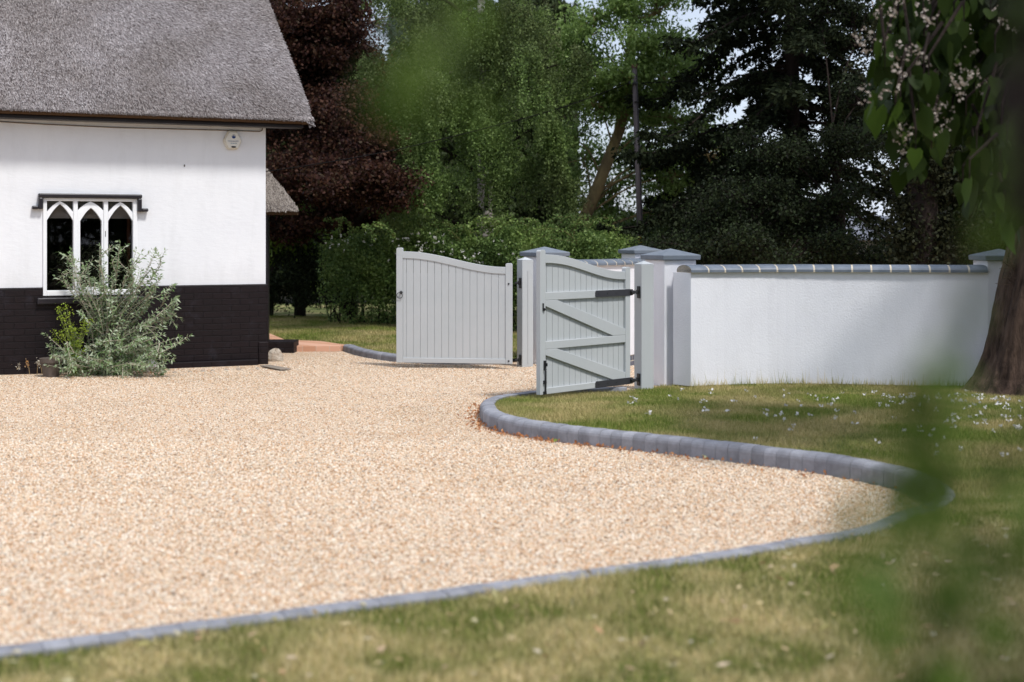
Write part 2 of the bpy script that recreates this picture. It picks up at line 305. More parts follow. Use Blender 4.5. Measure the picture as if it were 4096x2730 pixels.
def polysheet(name, poly, z, mat):
    tri = tessellate_polygon([[Vector((p[0], p[1], 0)) for p in poly]]); me = bpy.data.meshes.new(name)
    me.from_pydata([(p[0], p[1], z) for p in poly], [], [tuple(t) for t in tri]); me.update()
    if name == 'front_lawn':                          # let the turf fall a little towards the wall
        bm = bmesh.new(); bm.from_mesh(me)
        for yy in np.arange(12.0, 15.2, .2): bmesh.ops.bisect_plane(bm, geom=bm.verts[:]+bm.edges[:]+bm.faces[:], plane_co=(0, float(yy), 0), plane_no=(0, 1, 0))
        for v in bm.verts: v.co.z = float(lawnz(v.co.y))
        bm.to_mesh(me); bm.free(); me.update()
    return tag(link(name, me, mat), kind='structure')
LZ = .095
def lawnz(y): return LZ-.092*smooth01((y-12.0)/2.5)
# (kerb travels left->right->back, lawn on its right-hand side)
off = kerbC+normals2(kerbC)*(KW-.01); off = off[::3]
wall_front = [(1.87, 14.87), (2.25, 15.02), (2.8, 15.14), (3.3, 15.12), (3.85, 15.02), (4.33, 14.93), (4.97, 14.84)]
lawnA = [tuple(p) for p in off]+[(1.30, 14.72), (1.62, 15.06), (1.80, 14.97)]+[(x, y+.06) for x, y in wall_front]+[(9, 14.9), (20, 15), (20, -3), (-8, -3)]
polysheet('front_lawn', lawnA, LZ, MAT['lawn'])
offB = kerbB-normals2(kerbB)*(KW-.01)
path_poly = [(-3.75, 19.5), (-2.38, 19.62), (-2.30, 19.8), (-2.75, 20.5), (-3.3, 20.75), (-3.9, 22.5), (-5.5, 24.5), (-6.5, 24.3), (-5.0, 22.0), (-4.6, 20.2)]
lawnB = [tuple(p) for p in offB[::3]]+[(.05, 17.9), (.4, 18.3), (.9, 19.2), (1.3, 21), (1, 32), (-14, 32), (-14, 26), (-5.5, 24.5), (-3.9, 22.5), (-3.3, 20.75), (-2.75, 20.5), (-2.30, 19.8)]
polysheet('garden_lawn', lawnB, .055, MAT['lawn'])
pm = MB().prism(path_poly, -.05, .075, 'z'); tag(pm.build('brick_path', MAT['brickpath'], bevel=.006), kind='structure')

def blades(n, region, poly, hmin, hmax, w, mat, name, label, zfun=LZ, dens=None):
    P = np.stack([rng.uniform(region[0], region[1], n), rng.uniform(region[2], region[3], n)], 1)
    P = P[inpoly(P, poly)]; P = P[np.abs(P[:, 0]) < .42*P[:, 1]+.3]
    if dens is not None: P = P[rng.uniform(size=len(P)) < dens(P)]
    m = len(P); C = np.c_[P, lawnz(P[:, 1]) if poly is lawnA else np.full(m, zfun)]; h = rng.uniform(hmin, hmax, m)*(1+.35*np.sin(P[:, 0]*3.1)*np.sin(P[:, 1]*2.3))
    a = rng.uniform(0, 2*PI, m); lean = np.stack([np.cos(a), np.sin(a), 0*a], 1)*(h*rng.uniform(.1, 1.0, m))[:, None]
    b = a+PI/2+rng.normal(size=m)*.5; wv = np.stack([np.cos(b), np.sin(b), 0*b], 1)*w*rng.uniform(.6, 1.4, (m, 1))
    V = np.empty((m, 3, 3)); V[:, 0] = C-wv/2; V[:, 1] = C+wv/2; V[:, 2] = C+lean; V[:, 2, 2] += h
    return tag(npmesh(name, V.reshape(-1, 3), np.arange(3*m).reshape(m, 3), mat), label, 'grass', kind='stuff')
blades(420000, (-3, 4, 4.2, 8.2), lawnA, .018, .045, .005, MAT['grass'], 'near_grass', 'dry mown grass nearest the camera in front of the kerb')
blades(420000, (-.4, 6.5, 7.9, 15.2), lawnA, .018, .04, .005, MAT['grass_green'], 'far_grass', 'short patchy grass between curved kerb and white garden wall')
blades(160000, (-6, 1.5, 17.5, 27), lawnB, .02, .045, .008, MAT['grass_green'], 'garden_grass', 'mown grass strip in front of the rose hedge', zfun=.055)
# tall wisps at the wall foot
wf = resample(catmull(wall_front, .1), .02); P = wf[rng.integers(0, len(wf), 900)]+rng.normal(size=(900, 2))*.03; P[:, 1] -= .05
h = rng.uniform(.03, .14, 900)*np.where(rng.uniform(size=900) < .12, 1.6, .8); V = np.empty((900, 3, 3)); V[:, 0] = np.c_[P, np.full(900, .0)]; V[:, 1] = V[:, 0]+[.005, 0, 0]; V[:, 2] = V[:, 0]+np.c_[rng.normal(size=(900, 2))*.02, h]
tag(npmesh('wall_foot_grass', V.reshape(-1, 3), np.arange(2700).reshape(900, 3), MAT['grass']), 'thin uncut grass wisps along the foot of the white wall', 'grass', kind='stuff')

# loose pebbles
gpoly = [tuple(p) for p in kerbC[::4]]+[(1.3, 14.75), (3, 22), (-.0, 17.55), (-.9, 17.55), (-2.3, 19.4), (-3.0, 17.5), (-6.2, 16), (-9, 12), (-9, 5)]
def pebbles(n, x0, x1, y0, y1, s0, s1):
    P = np.stack([rng.uniform(x0, x1, n), rng.uniform(y0, y1, n)], 1); P = P[inpoly(P, gpoly)]; P = P[np.abs(P[:, 0]) < .4*P[:, 1]+.2]; m = len(P)
    s = rng.uniform(s0, s1, m); ax = rng.uniform(.7, 1.3, (m, 3))*[1, 1, .55]; a = rng.uniform(0, PI, m)
    O = np.array([[1, 0, 0], [0, 1, 0], [-1, 0, 0], [0, -1, 0], [0, 0, 1], [0, 0, -1]], float); V = O[None]*(ax*s[:, None])[:, None, :]
    V = V+rng.normal(size=V.shape)*s[:, None, None]*.15
    x = V[..., 0]*np.cos(a)[:, None]-V[..., 1]*np.sin(a)[:, None]; y = V[..., 0]*np.sin(a)[:, None]+V[..., 1]*np.cos(a)[:, None]
    V = np.stack([x+P[:, :1], y+P[:, 1:], V[..., 2]+(drive_z(P[:, 0], P[:, 1])+s*.25)[:, None]], 2)
    Fq = np.array([[0, 1, 4], [1, 2, 4], [2, 3, 4], [3, 0, 4], [1, 0, 5], [2, 1, 5], [3, 2, 5], [0, 3, 5]]); Fc = (np.arange(m)[:, None, None]*6+Fq[None]).reshape(-1, 3)
    return V.reshape(-1, 3), Fc
V1, F1 = pebbles(200000, -4.4, 3, 5, 11, .005, .0095); V2, F2 = pebbles(150000, -6, 2, 11, 19.5, .004, .009)
tag(npmesh('loose_gravel', np.r_[V1, V2], np.r_[F1, F2+len(V1)], MAT['pebble']), 'loose cream and tan pebbles covering the drive', 'gravel', kind='stuff')

# ------------------------------------------------------------------ cottage
HA = math.atan2(.444, .895)
ct = empty('cottage', (-3.06, 17.67, 0), HA, 'white thatched cottage with black brick base and gothic window', 'cottage')
wx0, wx1, wz0, wz1 = -2.657, -1.58, .896, 2.035
w = MB()
def holed(mb, x0, x1, z0, z1, hx0, hx1, hz0, y0, hz1=None):
    # front sheet with the window opening cut out, and its reveals
    if hz1 is not None: poly = [(x0, z0), (hx0, z0), (hx0, hz1), (hx1, hz1), (hx1, z0), (x1, z0), (x1, z1), (x0, z1)]
    else: poly = [(x0, z0), (x1, z0), (x1, z1), (hx1, z1), (hx1, hz0), (hx0, hz0), (hx0, z1), (x0, z1)]
    mb.prism(poly, y0, .3)
holed(w, -7.5, 0, .995, 3.0, wx0, wx1, None, 0, wz1)
w.box(-.3, 0, .3, 4.5, .995, 3.0).box(-7.5, -.3, 4.2, 4.5, .995, 3.0)
w.prism([(0, 0), (4.5, 0), (2.25, 2.7)], 0, 0) if False else None
w.build('wall', MAT['housewhite'], ct)
g = MB(); g.add([(-.25, .1, 3.0), (-.25, 4.4, 3.0), (-.25, 2.25, 5.5), (-.02, .1, 3.0), (-.02, 4.4, 3.0), (-.02, 2.25, 5.5)], [(0, 1, 2), (5, 4, 3), (0, 3, 4, 1), (1, 4, 5, 2), (2, 5, 3, 0)]); g.build('gable', MAT['housewhite'], ct)
p = MB(); holed(p, -7.5, .03, -.1, .992, wx0, wx1, wz0, -.022); p.box(-.3, .03, .301, 4.53, -.1, .992)
p.build('plinth', MAT['plinth'], ct, bevel=.012)
ft = MB(); ft.box(-1.7, -.12, -.10, -.022, -.05, .07).box(-.1, .02, -.04, -.02, .0, .28); ft.build('footing', MAT['plinth'], ct, bevel=.015)
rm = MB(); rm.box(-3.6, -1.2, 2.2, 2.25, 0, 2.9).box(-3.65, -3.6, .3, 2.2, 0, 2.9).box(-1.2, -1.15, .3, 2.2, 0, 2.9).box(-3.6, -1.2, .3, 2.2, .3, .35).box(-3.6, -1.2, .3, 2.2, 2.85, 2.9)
rm.build('room_lining', M('unlit_interior', (.02, .015, .016), (.05, .04, .035), 2, .9, .1), ct)  # dark colour stands in for the unlit room behind the glass
# fascia, eave underside
MB().box(-7.5, .42, -.20, -.004, 2.93, 2.976).build('fascia', MAT['black'], ct, bevel=.006)
# thatch
def thatch_roof():
    na, nt = 120, 60; T = np.linspace(0, 2.62, nt); V = []; 
    A = np.r_[np.linspace(0, .8, 70), np.linspace(.8, 1, 51)[1:]]; na = len(A)
    rows = []
    for side in (1, -1):
        g_ = []
        for t in T:
            um = .50-.117*t; x = -7.6+(um+7.6)*A; d = um-x; drop = .10*np.clip(1-d/.3, 0, 1)**2
            und = .018*np.sin(x*2.3+t*1.7)+.012*np.sin(x*5.1-t*3.3)+.004*rng.normal(size=na)
            zz = 3.045+1.19*t-drop+und*min(1, t*3+.25)-(.03 if t > .08 else .03)*0+.06*(1-math.exp(-t*9))
            yy = np.full(na, -.35+t) if side == 1 else np.full(na, 4.85-t)
            g_.append(np.stack([x, yy, zz], 1))
        rows.append(np.array(g_))
    mb_v = []; mb_f = []
    for gi, g_ in enumerate(rows):
        b0 = sum(len(v) for v in mb_v); mb_v.append(g_.reshape(-1, 3)); i = np.arange(nt*na).reshape(nt, na)+b0
        q = np.stack([i[:-1, :-1].ravel(), i[:-1, 1:].ravel(), i[1:, 1:].ravel(), i[1:, :-1].ravel()], 1); mb_f.append(q)
        # right-hand edge turned under, 0.3 thick
        e = g_[:, -1]; e2 = e+[-.05, 0, 0]; e2[:, 2] -= .03+.27*smooth01(T/.7); e2[:, 1] += (.05 if gi == 0 else -.05)*smooth01(T/.5); b1 = b0+nt*na; mb_v.append(np.r_[e, e2]); k = np.arange(nt-1)
        mb_f.append(np.stack([b1+k, b1+k+1, b1+nt+k+1, b1+nt+k], 1))
    return np.concatenate(mb_v), np.concatenate(mb_f), rows[0]
TV, TF, TG = thatch_roof()
roof = npmesh('roof', TV, TF, MAT['thatch'], ct, smooth=True)
def reed_cover(n, fn, L_=.07, W_=.007):
    P, Dn, Nn = fn(n); D = unit(Dn+rng.normal(size=(n, 3))*.16+Nn*rng.uniform(.05, .3, (n, 1))); w_ = unit(np.cross(D, Nn)); l = L_*rng.uniform(.5, 1.3, (n, 1))
    C = P-D*l*.5-Nn*.004; V = np.empty((n, 4, 3)); ww = w_*W_*rng.uniform(.6, 1.6, (n, 1)); V[:, 0] = C-ww/2; V[:, 1] = C+ww/2; V[:, 2] = C+D*l+ww*.35; V[:, 3] = C+D*l-ww*.35
    return V.reshape(-1, 3), np.arange(4*n).reshape(n, 4)
sl_ = np.array([0, -1, -1.19]); sl_ = sl_/np.linalg.norm(sl_); nn_ = np.array([0, -1.19, 1]); nn_ = nn_/np.linalg.norm(nn_)
def fr(n):
    t = rng.uniform(0, 2.3, n)**1.0; um = .50-.117*t; x = um-(rng.uniform(0, 1, n)**1.15)*(5.2); a = np.interp((x+7.6)/(um+7.6), np.r_[np.linspace(0, .8, 70), np.linspace(.8, 1, 51)[1:]], np.arange(120))
    it = np.clip(t/2.62*59, 0, 58.99); i0 = it.astype(int); j0 = np.clip(a.astype(int), 0, 118); fy = (it-i0)[:, None]; fx = (a-j0)[:, None]
    P = (TG[i0, j0]*(1-fy)*(1-fx)+TG[i0+1, j0]*fy*(1-fx)+TG[i0, j0+1]*(1-fy)*fx+TG[i0+1, j0+1]*fy*fx)
    sw = smooth01((x+2.8)/3.2)*1.25; D = sl_[None]+np.stack([sw, 0*sw, 0*sw], 1)*(.35+.65*smooth01(t/1.2))[:, None]; return P+nn_*.004, unit(D), np.tile(nn_, (n, 1))
V_, F_ = reed_cover(230000, fr, .085, .0055); npmesh('reeds', V_, F_, MAT['reed'], roof)
# ragged eave lip
n = 26000; x = rng.uniform(-4.5, .5, n); P = np.stack([x, -.352+rng.uniform(0, .03, n), 3.045+rng.uniform(-.01, .02, n)], 1)
D = unit(np.stack([.25+.2*rng.normal(size=n), -.5+.2*rng.normal(size=n), -.8+0*x], 1)); wv = unit(np.cross(D, [0, -1, .3])); V = np.empty((n, 4, 3)); l = rng.uniform(.015, .05, (n, 1)); V[:, 0] = P-wv*.003; V[:, 1] = P+wv*.003; V[:, 2] = P+D*l+wv*.002; V[:, 3] = P+D*l-wv*.002
npmesh('eave_fringe', V.reshape(-1, 3), np.arange(4*n).reshape(n, 4), MAT['reed'], roof)
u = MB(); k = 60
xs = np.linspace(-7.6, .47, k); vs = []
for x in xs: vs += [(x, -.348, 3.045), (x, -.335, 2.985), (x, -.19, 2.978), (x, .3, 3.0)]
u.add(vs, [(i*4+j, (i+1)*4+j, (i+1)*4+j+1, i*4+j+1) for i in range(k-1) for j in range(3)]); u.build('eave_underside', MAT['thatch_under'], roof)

# gothic window
wd = (wx1-wx0)/(1562-245)
def wxz(zx, zy): return (wx0+(zx-245)*wd, wz1-(zy-148)*(wz1-wz0)/(1517-148))
win = MB()
def wbox(mb, ax, ay, bx, by, y0, y1): (x0, z1), (x1, z0) = wxz(ax, ay), wxz(bx, by); mb.box(x0, x1, y0, y1, z0, z1)
wbox(win, 245, 148, 297, 1517, -.03, .07); wbox(win, 1500, 148, 1562, 1517, -.03, .07); wbox(win, 297, 148, 1500, 192, -.028, .07); wbox(win, 297, 1442, 1500, 1517, -.028, .07)
wbox(win, 661, 192, 722, 1442, -.026, .07); wbox(win, 1085, 192, 1147, 1442, -.026, .07)
frame = win.build('window', MAT['winwhite'], ct, bevel=.006)
def arch(zl, zr, spring, iapex, oapex, th, y0, y1, name):
    """two curved bars meeting in a point, plus the jambs below"""
    mb = MB(); n = 12
    mid = (zl+zr)/2
    for s in (-1, 1):
        e = zl if s < 0 else zr; inner = []; outer = []
        for i in range(n+1):
            t = i/n; 
            # quarter-ish curve from spring to apex
            xi = e+(mid-e)*t; zi = spring+(iapex-spring)*(t+.11*math.sin(PI*t))
            xo = e-s*(-th) * 0; inner.append((xi, zi))
            so = spring-118; xq = e+(mid-e)*t; zq = so+(oapex-so)*(t+.13*math.sin(PI*t)); outer.append((xq, zq))
        for i in range(n):
            q = [wxz(*inner[i]), wxz(*inner[i+1]), wxz(*outer[i+1]), wxz(*outer[i])]
            if s > 0: q = q[::-1]
            mb.prism(q, y0, y1)
    return mb
for zl, zr, sp, ia, oa in ((299, 659, 462, 232, 194), (757, 1058, 470, 282, 200), (1149, 1498, 466, 245, 198)):
    a = arch(zl, zr, sp, ia, oa, 30, -.016, .05, 'tracery')
    if zl == 757:
        wbox(a, 724, 330, 757, 1440, -.014, .05); wbox(a, 1058, 330, 1083, 1440, -.014, .05); wbox(a, 757, 1405, 1058, 1440, -.014, .05)
        # middle sash: wider arch shoulders
        a2 = arch(724, 1083, 440, 262, 196, 30, -.010, .045, 't'); a.add(a2.v, a2.f)
    a.build('tracery', MAT['winwhite'], frame)
gp = MB(); wbox(gp, 297, 192, 661, 1442, .03, .036); gp.build('pane', MAT['glass'], frame)
gp = MB(); wbox(gp, 722, 192, 1085, 1442, .03, .036); gp.build('pane', MAT['glass'], frame)
gp = MB(); wbox(gp, 1147, 192, 1500, 1442, .03, .036); gp.build('pane', MAT['glass'], frame)
bl = MB(); wbox(bl, 297, 200, 1500, 432, .12, .125); bl.build('roller_blind', M('cream_blind', (.62, .62, .56), (.66, .66, .6), 3, .9, .1), frame)
cm_ = M('russet_curtain', (.12, .05, .03), (.2, .09, .05), 8, .9, .1, stretch=(8, 1, .3))
cu = MB(); wbox(cu, 1462, 435, 1500, 1442, .14, .2); cu.build('curtain', cm_, frame)
wl_ = MB(); wbox(wl_, 1104, 612, 1112, 692, -.03, -.024); wl_.build('latch', MAT['iron'], frame)
# drip mould and sill
dm = MB()
wbox(dm, 176, 88, 1622, 146, -.075, 0); wbox(dm, 178, 146, 240, 308, -.072, 0); wbox(dm, 1560, 146, 1620, 335, -.072, 0)
wbox(dm, 92, 262, 178, 310, -.07, 0); wbox(dm, 1620, 285, 1712, 335, -.07, 0); dm.build('drip_mould', MAT['black'], ct, bevel=.012)
si = MB(); si.box(wx0-.07, wx1+.07, -.075, -.022, .80, .875); si.build('sill', MAT['black'], ct, bevel=.012)
# cable under eave
cb = MB(); cb.tube([(-7, -.008, 2.905), (-3.2, -.008, 2.90), (-2.6, -.01, 2.885), (-1.8, -.008, 2.875), (-.6, -.009, 2.885), (-.08, -.009, 2.885), (-.05, -.009, 2.9), (-.04, -.009, 2.95)], .006, 5); cb.build('cable', M('brown_cable', (.2, .15, .11)), ct)
tag(MB().box(-1.02, -1.006, -.012, 0, 2.43, 2.455).build('wall_hook', MAT['pot'], ct, bevel=.003))

# porch at the back corner
por = empty('porch', (0, 0, 0), 0, 'low thatched porch roof on a dark post behind the cottage corner', 'porch')
pb = MB(); pb.box(-4.3, -3.31, 19.28, 19.42, 0, 1.93); pb.build('post', MAT['black'], por, bevel=.008)
MB().box(-3.9, -2.96, 19.30, 19.75, -.02, .155).build('step', MAT['plinth'], por, bevel=.012)
x0, z0, x1, z1 = -3.62, 2.78, -2.86, 1.93
pr = MB(); ns = 14; vs = []
for i in range(ns+1):
    t = i/ns; X = x1+(x0-x1)*t; Z = z1+(z0-z1)*(t**.92)
    y0_ = 19.1+.45*t; vs += [(X, y0_, Z), (X-.55, 22.2-.3*t, Z)]
pr.add(vs, [(2*i, 2*i+1, 2*i+3, 2*i+2) for i in range(ns)])
fr_ = [(v[0], v[1], v[2]) for v in vs[::2]]; pr.add(fr_+[(-4.9, 19.1, 1.93), (-4.9, 19.55, 2.78)], [tuple(range(ns+3-2))+(ns+2, ns+1)])
prf = pr.build('porch_roof', MAT['thatch'], por)
n = 16000; t = rng.uniform(0, 1, n); X = x1+(x0-x1)*t; sidef = rng.uniform(size=n) < .25
# front hip face: points between the sloping edge and left
sidef &= False; xx = X-rng.uniform(0, 1, n)*(X+4.0); yy = 19.1+.45*t; P = np.stack([xx, yy, z1+(z0-z1)*(t**.92)+.004], 1)
Nn = np.where(sidef[:, None], unit(np.array([[.85, 0, .76]])), unit(np.array([[0, -.85, .45]]))); Dn = np.where(sidef[:, None], np.array([[.6, 0, -.75]]), np.array([[.25, -.35, -.85]]))
V_, F_ = reed_cover(n, lambda m: (P, unit(Dn), Nn), .06, .008); npmesh('porch_reeds', V_, F_, MAT['porch_reed'], prf)
MB().box(-4.8, -2.9, 19.14, 19.3, 1.875, 1.928).build('porch_eave', MAT['thatch_under'], por)

# alarm box
al = empty('alarm_box', (-3.06-.43*.895, 17.67-.43*.444, 2.765), HA, 'cream six-sided burglar alarm box high on the white cottage wall', 'alarm box')
def rpoly(pts, r=.022, n=5):
    out = []; m = len(pts)
    for i in range(m):
        a, b, c = Vector(pts[i-1]), Vector(pts[i]), Vector(pts[(i+1) % m]); u1 = (a-b).normalized()*r; u2 = (c-b).normalized()*r
        for k in range(n+1): t = k/n; out.append(tuple(b+u1*(1-t)**2+u2*t**2))
    return out
hexp = [(-.055, .118), (.052, .118), (.118, -.005), (.065, -.112), (-.065, -.112), (-.118, -.005)][::-1]
cr = M('aged_cream_plastic', (.62, .56, .44), (.74, .71, .63), 9, .45, .4)
MB().prism(rpoly(hexp), -.04, -.001).build('body', cr, al, bevel=.01)
MB().prism(rpoly([(x*.86+.008, z*.86) for x, z in hexp]), -.05, -.039).build('face_plate', M('cream_plastic', (.72, .70, .63), (.77, .75, .69), 6, .45, .4), al, bevel=.006)
blue = M('blue_ink', (.01, .045, .19)); grey = M('pale_ink', (.42, .43, .44)); navy = M('dark_lens', (.008, .01, .02), None, rough=.15, spec=.6)
def disc(cx, cz, rx, rz, y, a0=0, a1=2*PI, n=28): return [(cx+rx*math.cos(a0+(a1-a0)*i/n), cz+rz*math.sin(a0+(a1-a0)*i/n)) for i in range(n+(0 if a1-a0 > 6.2 else 1))]
e = MB().prism(disc(.012, .047, .025, .027, 0, 0, PI), -.0515, -.0495); em = e.build('emblem', grey, al)
e = MB().prism(disc(.012, .047, .025, .027, 0, PI, 2*PI), -.0518, -.0496); e.prism([(.007, .046), (.017, .046), (.016, .060), (.012, .063), (.008, .060)], -.0524, -.0496); e.build('emblem_base', blue, em)
MB().prism(disc(.010, -.083, .031, .010, 0), -.053, -.0496).build('lamp_lens', navy, al)
def text(s, size, loc, mat, name, parent, ext=.0006):
    cu = bpy.data.curves.new(name, 'FONT'); cu.body = s; cu.size = size; cu.align_x = 'CENTER'; cu.align_y = 'CENTER'; cu.extrude = ext
    o = bpy.data.objects.new(name, cu); COL.objects.link(o); bpy.context.view_layer.update()
    me = bpy.data.meshes.new_from_object(o); bpy.data.objects.remove(o); t = link(name, me, mat, parent); t.location = loc; t.rotation_euler = (R(90), 0, 0); return t
text('HOME SECURITY', .0185, (.008, -.0515, -.012), blue, 'lettering', al); text('0800 000 7000', .013, (.012, -.0515, -.040), M('teal_ink', (.05, .17, .28)), 'phone_number', al)
MB().prism([(-.05, -.0215), (.065, -.0215), (.065, -.023), (-.05, -.023)], -.051, -.0496).build('underline', grey, al)

# ------------------------------------------------------------------ gates
def gate(name, A, B, zb, label, inner):
    A = np.array(A); B = np.array(B); d = B-A; Lg = float(np.linalg.norm(d)); rz = math.atan2(d[1], d[0])
    o = empty(name, (A[0], A[1], zb), rz, label, 'gate', 'pair of pale grey timber driveway gates'); m = MAT['gate']
    HT, HS = 1.385, 1.20; sw = .078; T = .052; rt = .082; c0 = HT-.045; c1 = HS-.045
    def ztop(x): t = min(max((x-sw)/(Lg-2*sw), 0), 1); return c0+(c1-c0)*(.5-.5*math.cos(PI*(t**1.02)))
    def stile(x0, x1, H):
        r = .02; poly = [(x0, 0), (x1, 0)]
        for k in range(7): a = k/6*PI/2; poly.append((x1-r+r*math.cos(a), H-r+r*math.sin(a)))
        for k in range(7): a = PI/2+k/6*PI/2; poly.append((x0+r+r*math.cos(a), H-r+r*math.sin(a)))
        return MB().prism(poly, 0, T).build('stile', m, o, bevel=.003)
    stile(0, sw, HT); stile(Lg-sw, Lg, HS)
    # curved top rail
    n = 36; mb = MB(); top = [(sw+(Lg-2*sw)*i/n) for i in range(n+1)]; vs = []
    for x in top: z = ztop(x); vs += [(x, .003, z-rt), (x, T-.003, z-rt), (x, T-.003, z), (x, .003, z)]
    mb.add(vs, [(4*i+j, 4*i+(j+1) % 4, 4*(i+1)+(j+1) % 4, 4*(i+1)+j) for i in range(n) for j in range(4)]+[(3, 2, 1, 0), (4*n, 4*n+1, 4*n+2, 4*n+3)])
    mb.build('top_rail', m, o, bevel=.003)
    # boards, V-jointed
    mb = MB(); bx = sw; bw = (Lg-2*sw)/14.5; y0, y1 = (.012, .026) if not inner else (.026, .040); k = 0
    while bx < Lg-sw-.001:
        e = min(bx+bw*(.5 if k == 0 else 1), Lg-sw); a, b = bx+.0022, e-.0022
        za, zb_ = ztop(a)-rt+.02, ztop(b)-rt+.02
        mb.add([(a, y0, .03), (b, y0, .03), (b, y1, .03), (a, y1, .03), (a, y0, za), (b, y0, zb_), (b, y1, zb_), (a, y1, za)], [(0,3,2,1),(4,5,6,7),(0,1,5,4),(1,2,6,5),(2,3,7,6),(3,0,4,7)]); bx = e; k += 1
    bx = Lg-sw
    mb.box(sw, Lg-sw, (y0+y1)/2-.001, (y0+y1)/2+.001, .03, HS-.12); mb.build('board_panel', m, o, bevel=.002)
    if not inner:                                              # smooth side: only the sill rail shows
        MB().box(sw, Lg-sw, .003, T-.003, 0, .058).build('rail', m, o, bevel=.004)
        MB().box(sw, Lg-sw, .027, T-.003, .9, .975).build('rail', m, o); MB().box(sw, Lg-sw, .027, T-.003, .43, .504).build('rail', m, o)
        for z in (1.0-.045, .035): MB().tube([(Lg-.04, .0, z), (Lg-.04, -.006, z)], .011, 10).build('bolt_head', MAT['iron'], o)
        rg = MB(); cx, cz = .052, .845; rg.tube([(cx-.008+.034*math.cos(a), -.018-.006*math.sin(a), cz-.035+.034*math.sin(a)) for a in np.linspace(0, 2*PI, 25)], .004, 6, False)
        ro = MB(); ro.tube([(cx+.006, 0, cz), (cx+.006, -.016, cz)], [.021, .012], 10); ro.box(cx-.004, cx+.016, -.024, -.01, cz-.01, cz+.012)
        h = ro.build('handle', MAT['iron'], o); rg.build('ring', MAT['iron'], h, smooth=True)
    else:                                                      # ledged and braced side
        rails = (.900, .430, -.001)
        for z in rails: MB().box(sw, Lg-sw, .002, .025, z, z+(.076 if z > 0 else .060)).build('rail', m, o, bevel=.004)
        for zt, zl in ((.900, .506), (.430, .061)):            # braces fall from the free stile towards the hinge
            x0, x1 = sw, Lg-sw; mb = MB(); xm = sw+.17; hgt = zt-zl
            poly = [(sw, zt-.055), (sw, zt-.0005), (xm, zt-.0005), (x1, zl+.062), (x1, zl+.0005), (x1-.20, zl+.0005)]
            mb.prism(poly[::-1], .0015, .0245); mb.build('brace', m, o, bevel=.004)
        for z in (.904, -.002):
            st = MB(); st.prism([(Lg*.60, z), (Lg*.60+.006, z+.001), (Lg-.02, z+.001), (Lg+.035, z+.004), (Lg+.045, z+.02), (Lg+.045, z+.05), (Lg+.035, z+.066), (Lg-.02, z+.069), (Lg*.60, z+.069), (Lg*.60-.012, z+.048), (Lg*.60-.008, z+.034), (Lg*.60-.012, z+.02)][::1], -.006, .0012)
            s = st.build('strap_hinge', MAT['iron_flat'], o, bevel=.002); eye = MB(); zc = z+.035
            for bx_ in (.63, .73, .83): MB().tube([(Lg*bx_, -.009, zc), (Lg*bx_, -.005, zc)], .006, 8).build('screw', MAT['iron'], s)
            eye.tube([(Lg+.02, -.03, zc), (Lg+.02, -.004, zc)], [.02, .026], 12); eye.tube([(Lg-.01, -.012, zc), (Lg+.055, -.012, zc)], .018, 10)
            eye.tube([(Lg+.05, -.012, zc), (Lg+.10, -.012, zc)], .007, 8)
            eye.build('hinge_eye', MAT['iron'], s)
        la = MB(); la.box(.030, .042, -.012, 0, .80, .875); la.prism([(.042, .83), (.058, .822), (.060, .812), (.042, .80)], -.02, -.004); la.build('latch', MAT['iron'], o, bevel=.002)
        db = MB(); db.box(.045, .078, -.008, 0, .235, .325); db.box(.07, .085, -.02, -.004, .27, .30); db.tube([(.06, -.016, .03), (.06, -.016, .23)], .0075, 8); db.tube([(.057, -.016, .225), (.050, -.02, .238), (.062, -.02, .24)], .008, 8)
        db.box(.04, .078, -.014, 0, .10, .135); db.box(.04, .078, -.014, 0, .0, .03); db.build('drop_bolt', MAT['iron'], o, bevel=.002)
    return o
gate('driveway_gate', (-1.395, 17.15), (.0, 16.95), .065, 'grey boarded gate showing its smooth side, with ring handle', False)
gate('driveway_gate', (.27, 13.57), (1.215, 14.60), .075, 'grey gate showing its braced side with black strap hinges', True)
GA = R(25.5); gx = np.array([math.cos(GA), math.sin(GA)]); gy = np.array([-math.sin(GA), math.cos(GA)])
def gatepost(corner, label, zl, zh, side):
    o = empty('gate_post', (corner[0], corner[1], 0), GA, label, 'gate post', 'pale grey timber gate posts'); w_ = .15
    mb = MB(); mb.box(0, w_, 0, w_, -.15, 1.298); mb.build('shaft', MAT['gate'], o, bevel=.006)
    mb = MB(); mb.add([(-.001, -.001, 1.299), (w_+.001, -.001, 1.299), (w_+.001, w_+.001, 1.299), (-.001, w_+.001, 1.299), (w_/2, w_/2, 1.335)], [(3, 2, 1, 0), (0, 1, 4), (1, 2, 4), (2, 3, 4), (3, 0, 4)]); mb.build('post_top', MAT['gate'], o)
    for z in (zl, zh):
        pl = MB(); pl.box(-.012, -.0005, .02, .075, z-.062, z+.062); pl.box(-.03, -.012, .03, .065, z-.022, z+.022); pl.tube([(-.03, .045, z), (-.085, .03, z)], .012, 8)
        pl.build('pintle', MAT['iron'], o, bevel=.002)
    if side:
        MB().box(.075, .083, -.006, -.0005, .04, 1.17).build('stop_bead', MAT['gate'], o)
    return o
gatepost((.124, 17.25), 'grey gate post beside the hedge, holding the smooth gate', .085, 1.02, True)
gatepost((1.338, 14.70), 'grey gate post nearest the camera, against the right white pillar', .105, 1.01, False)

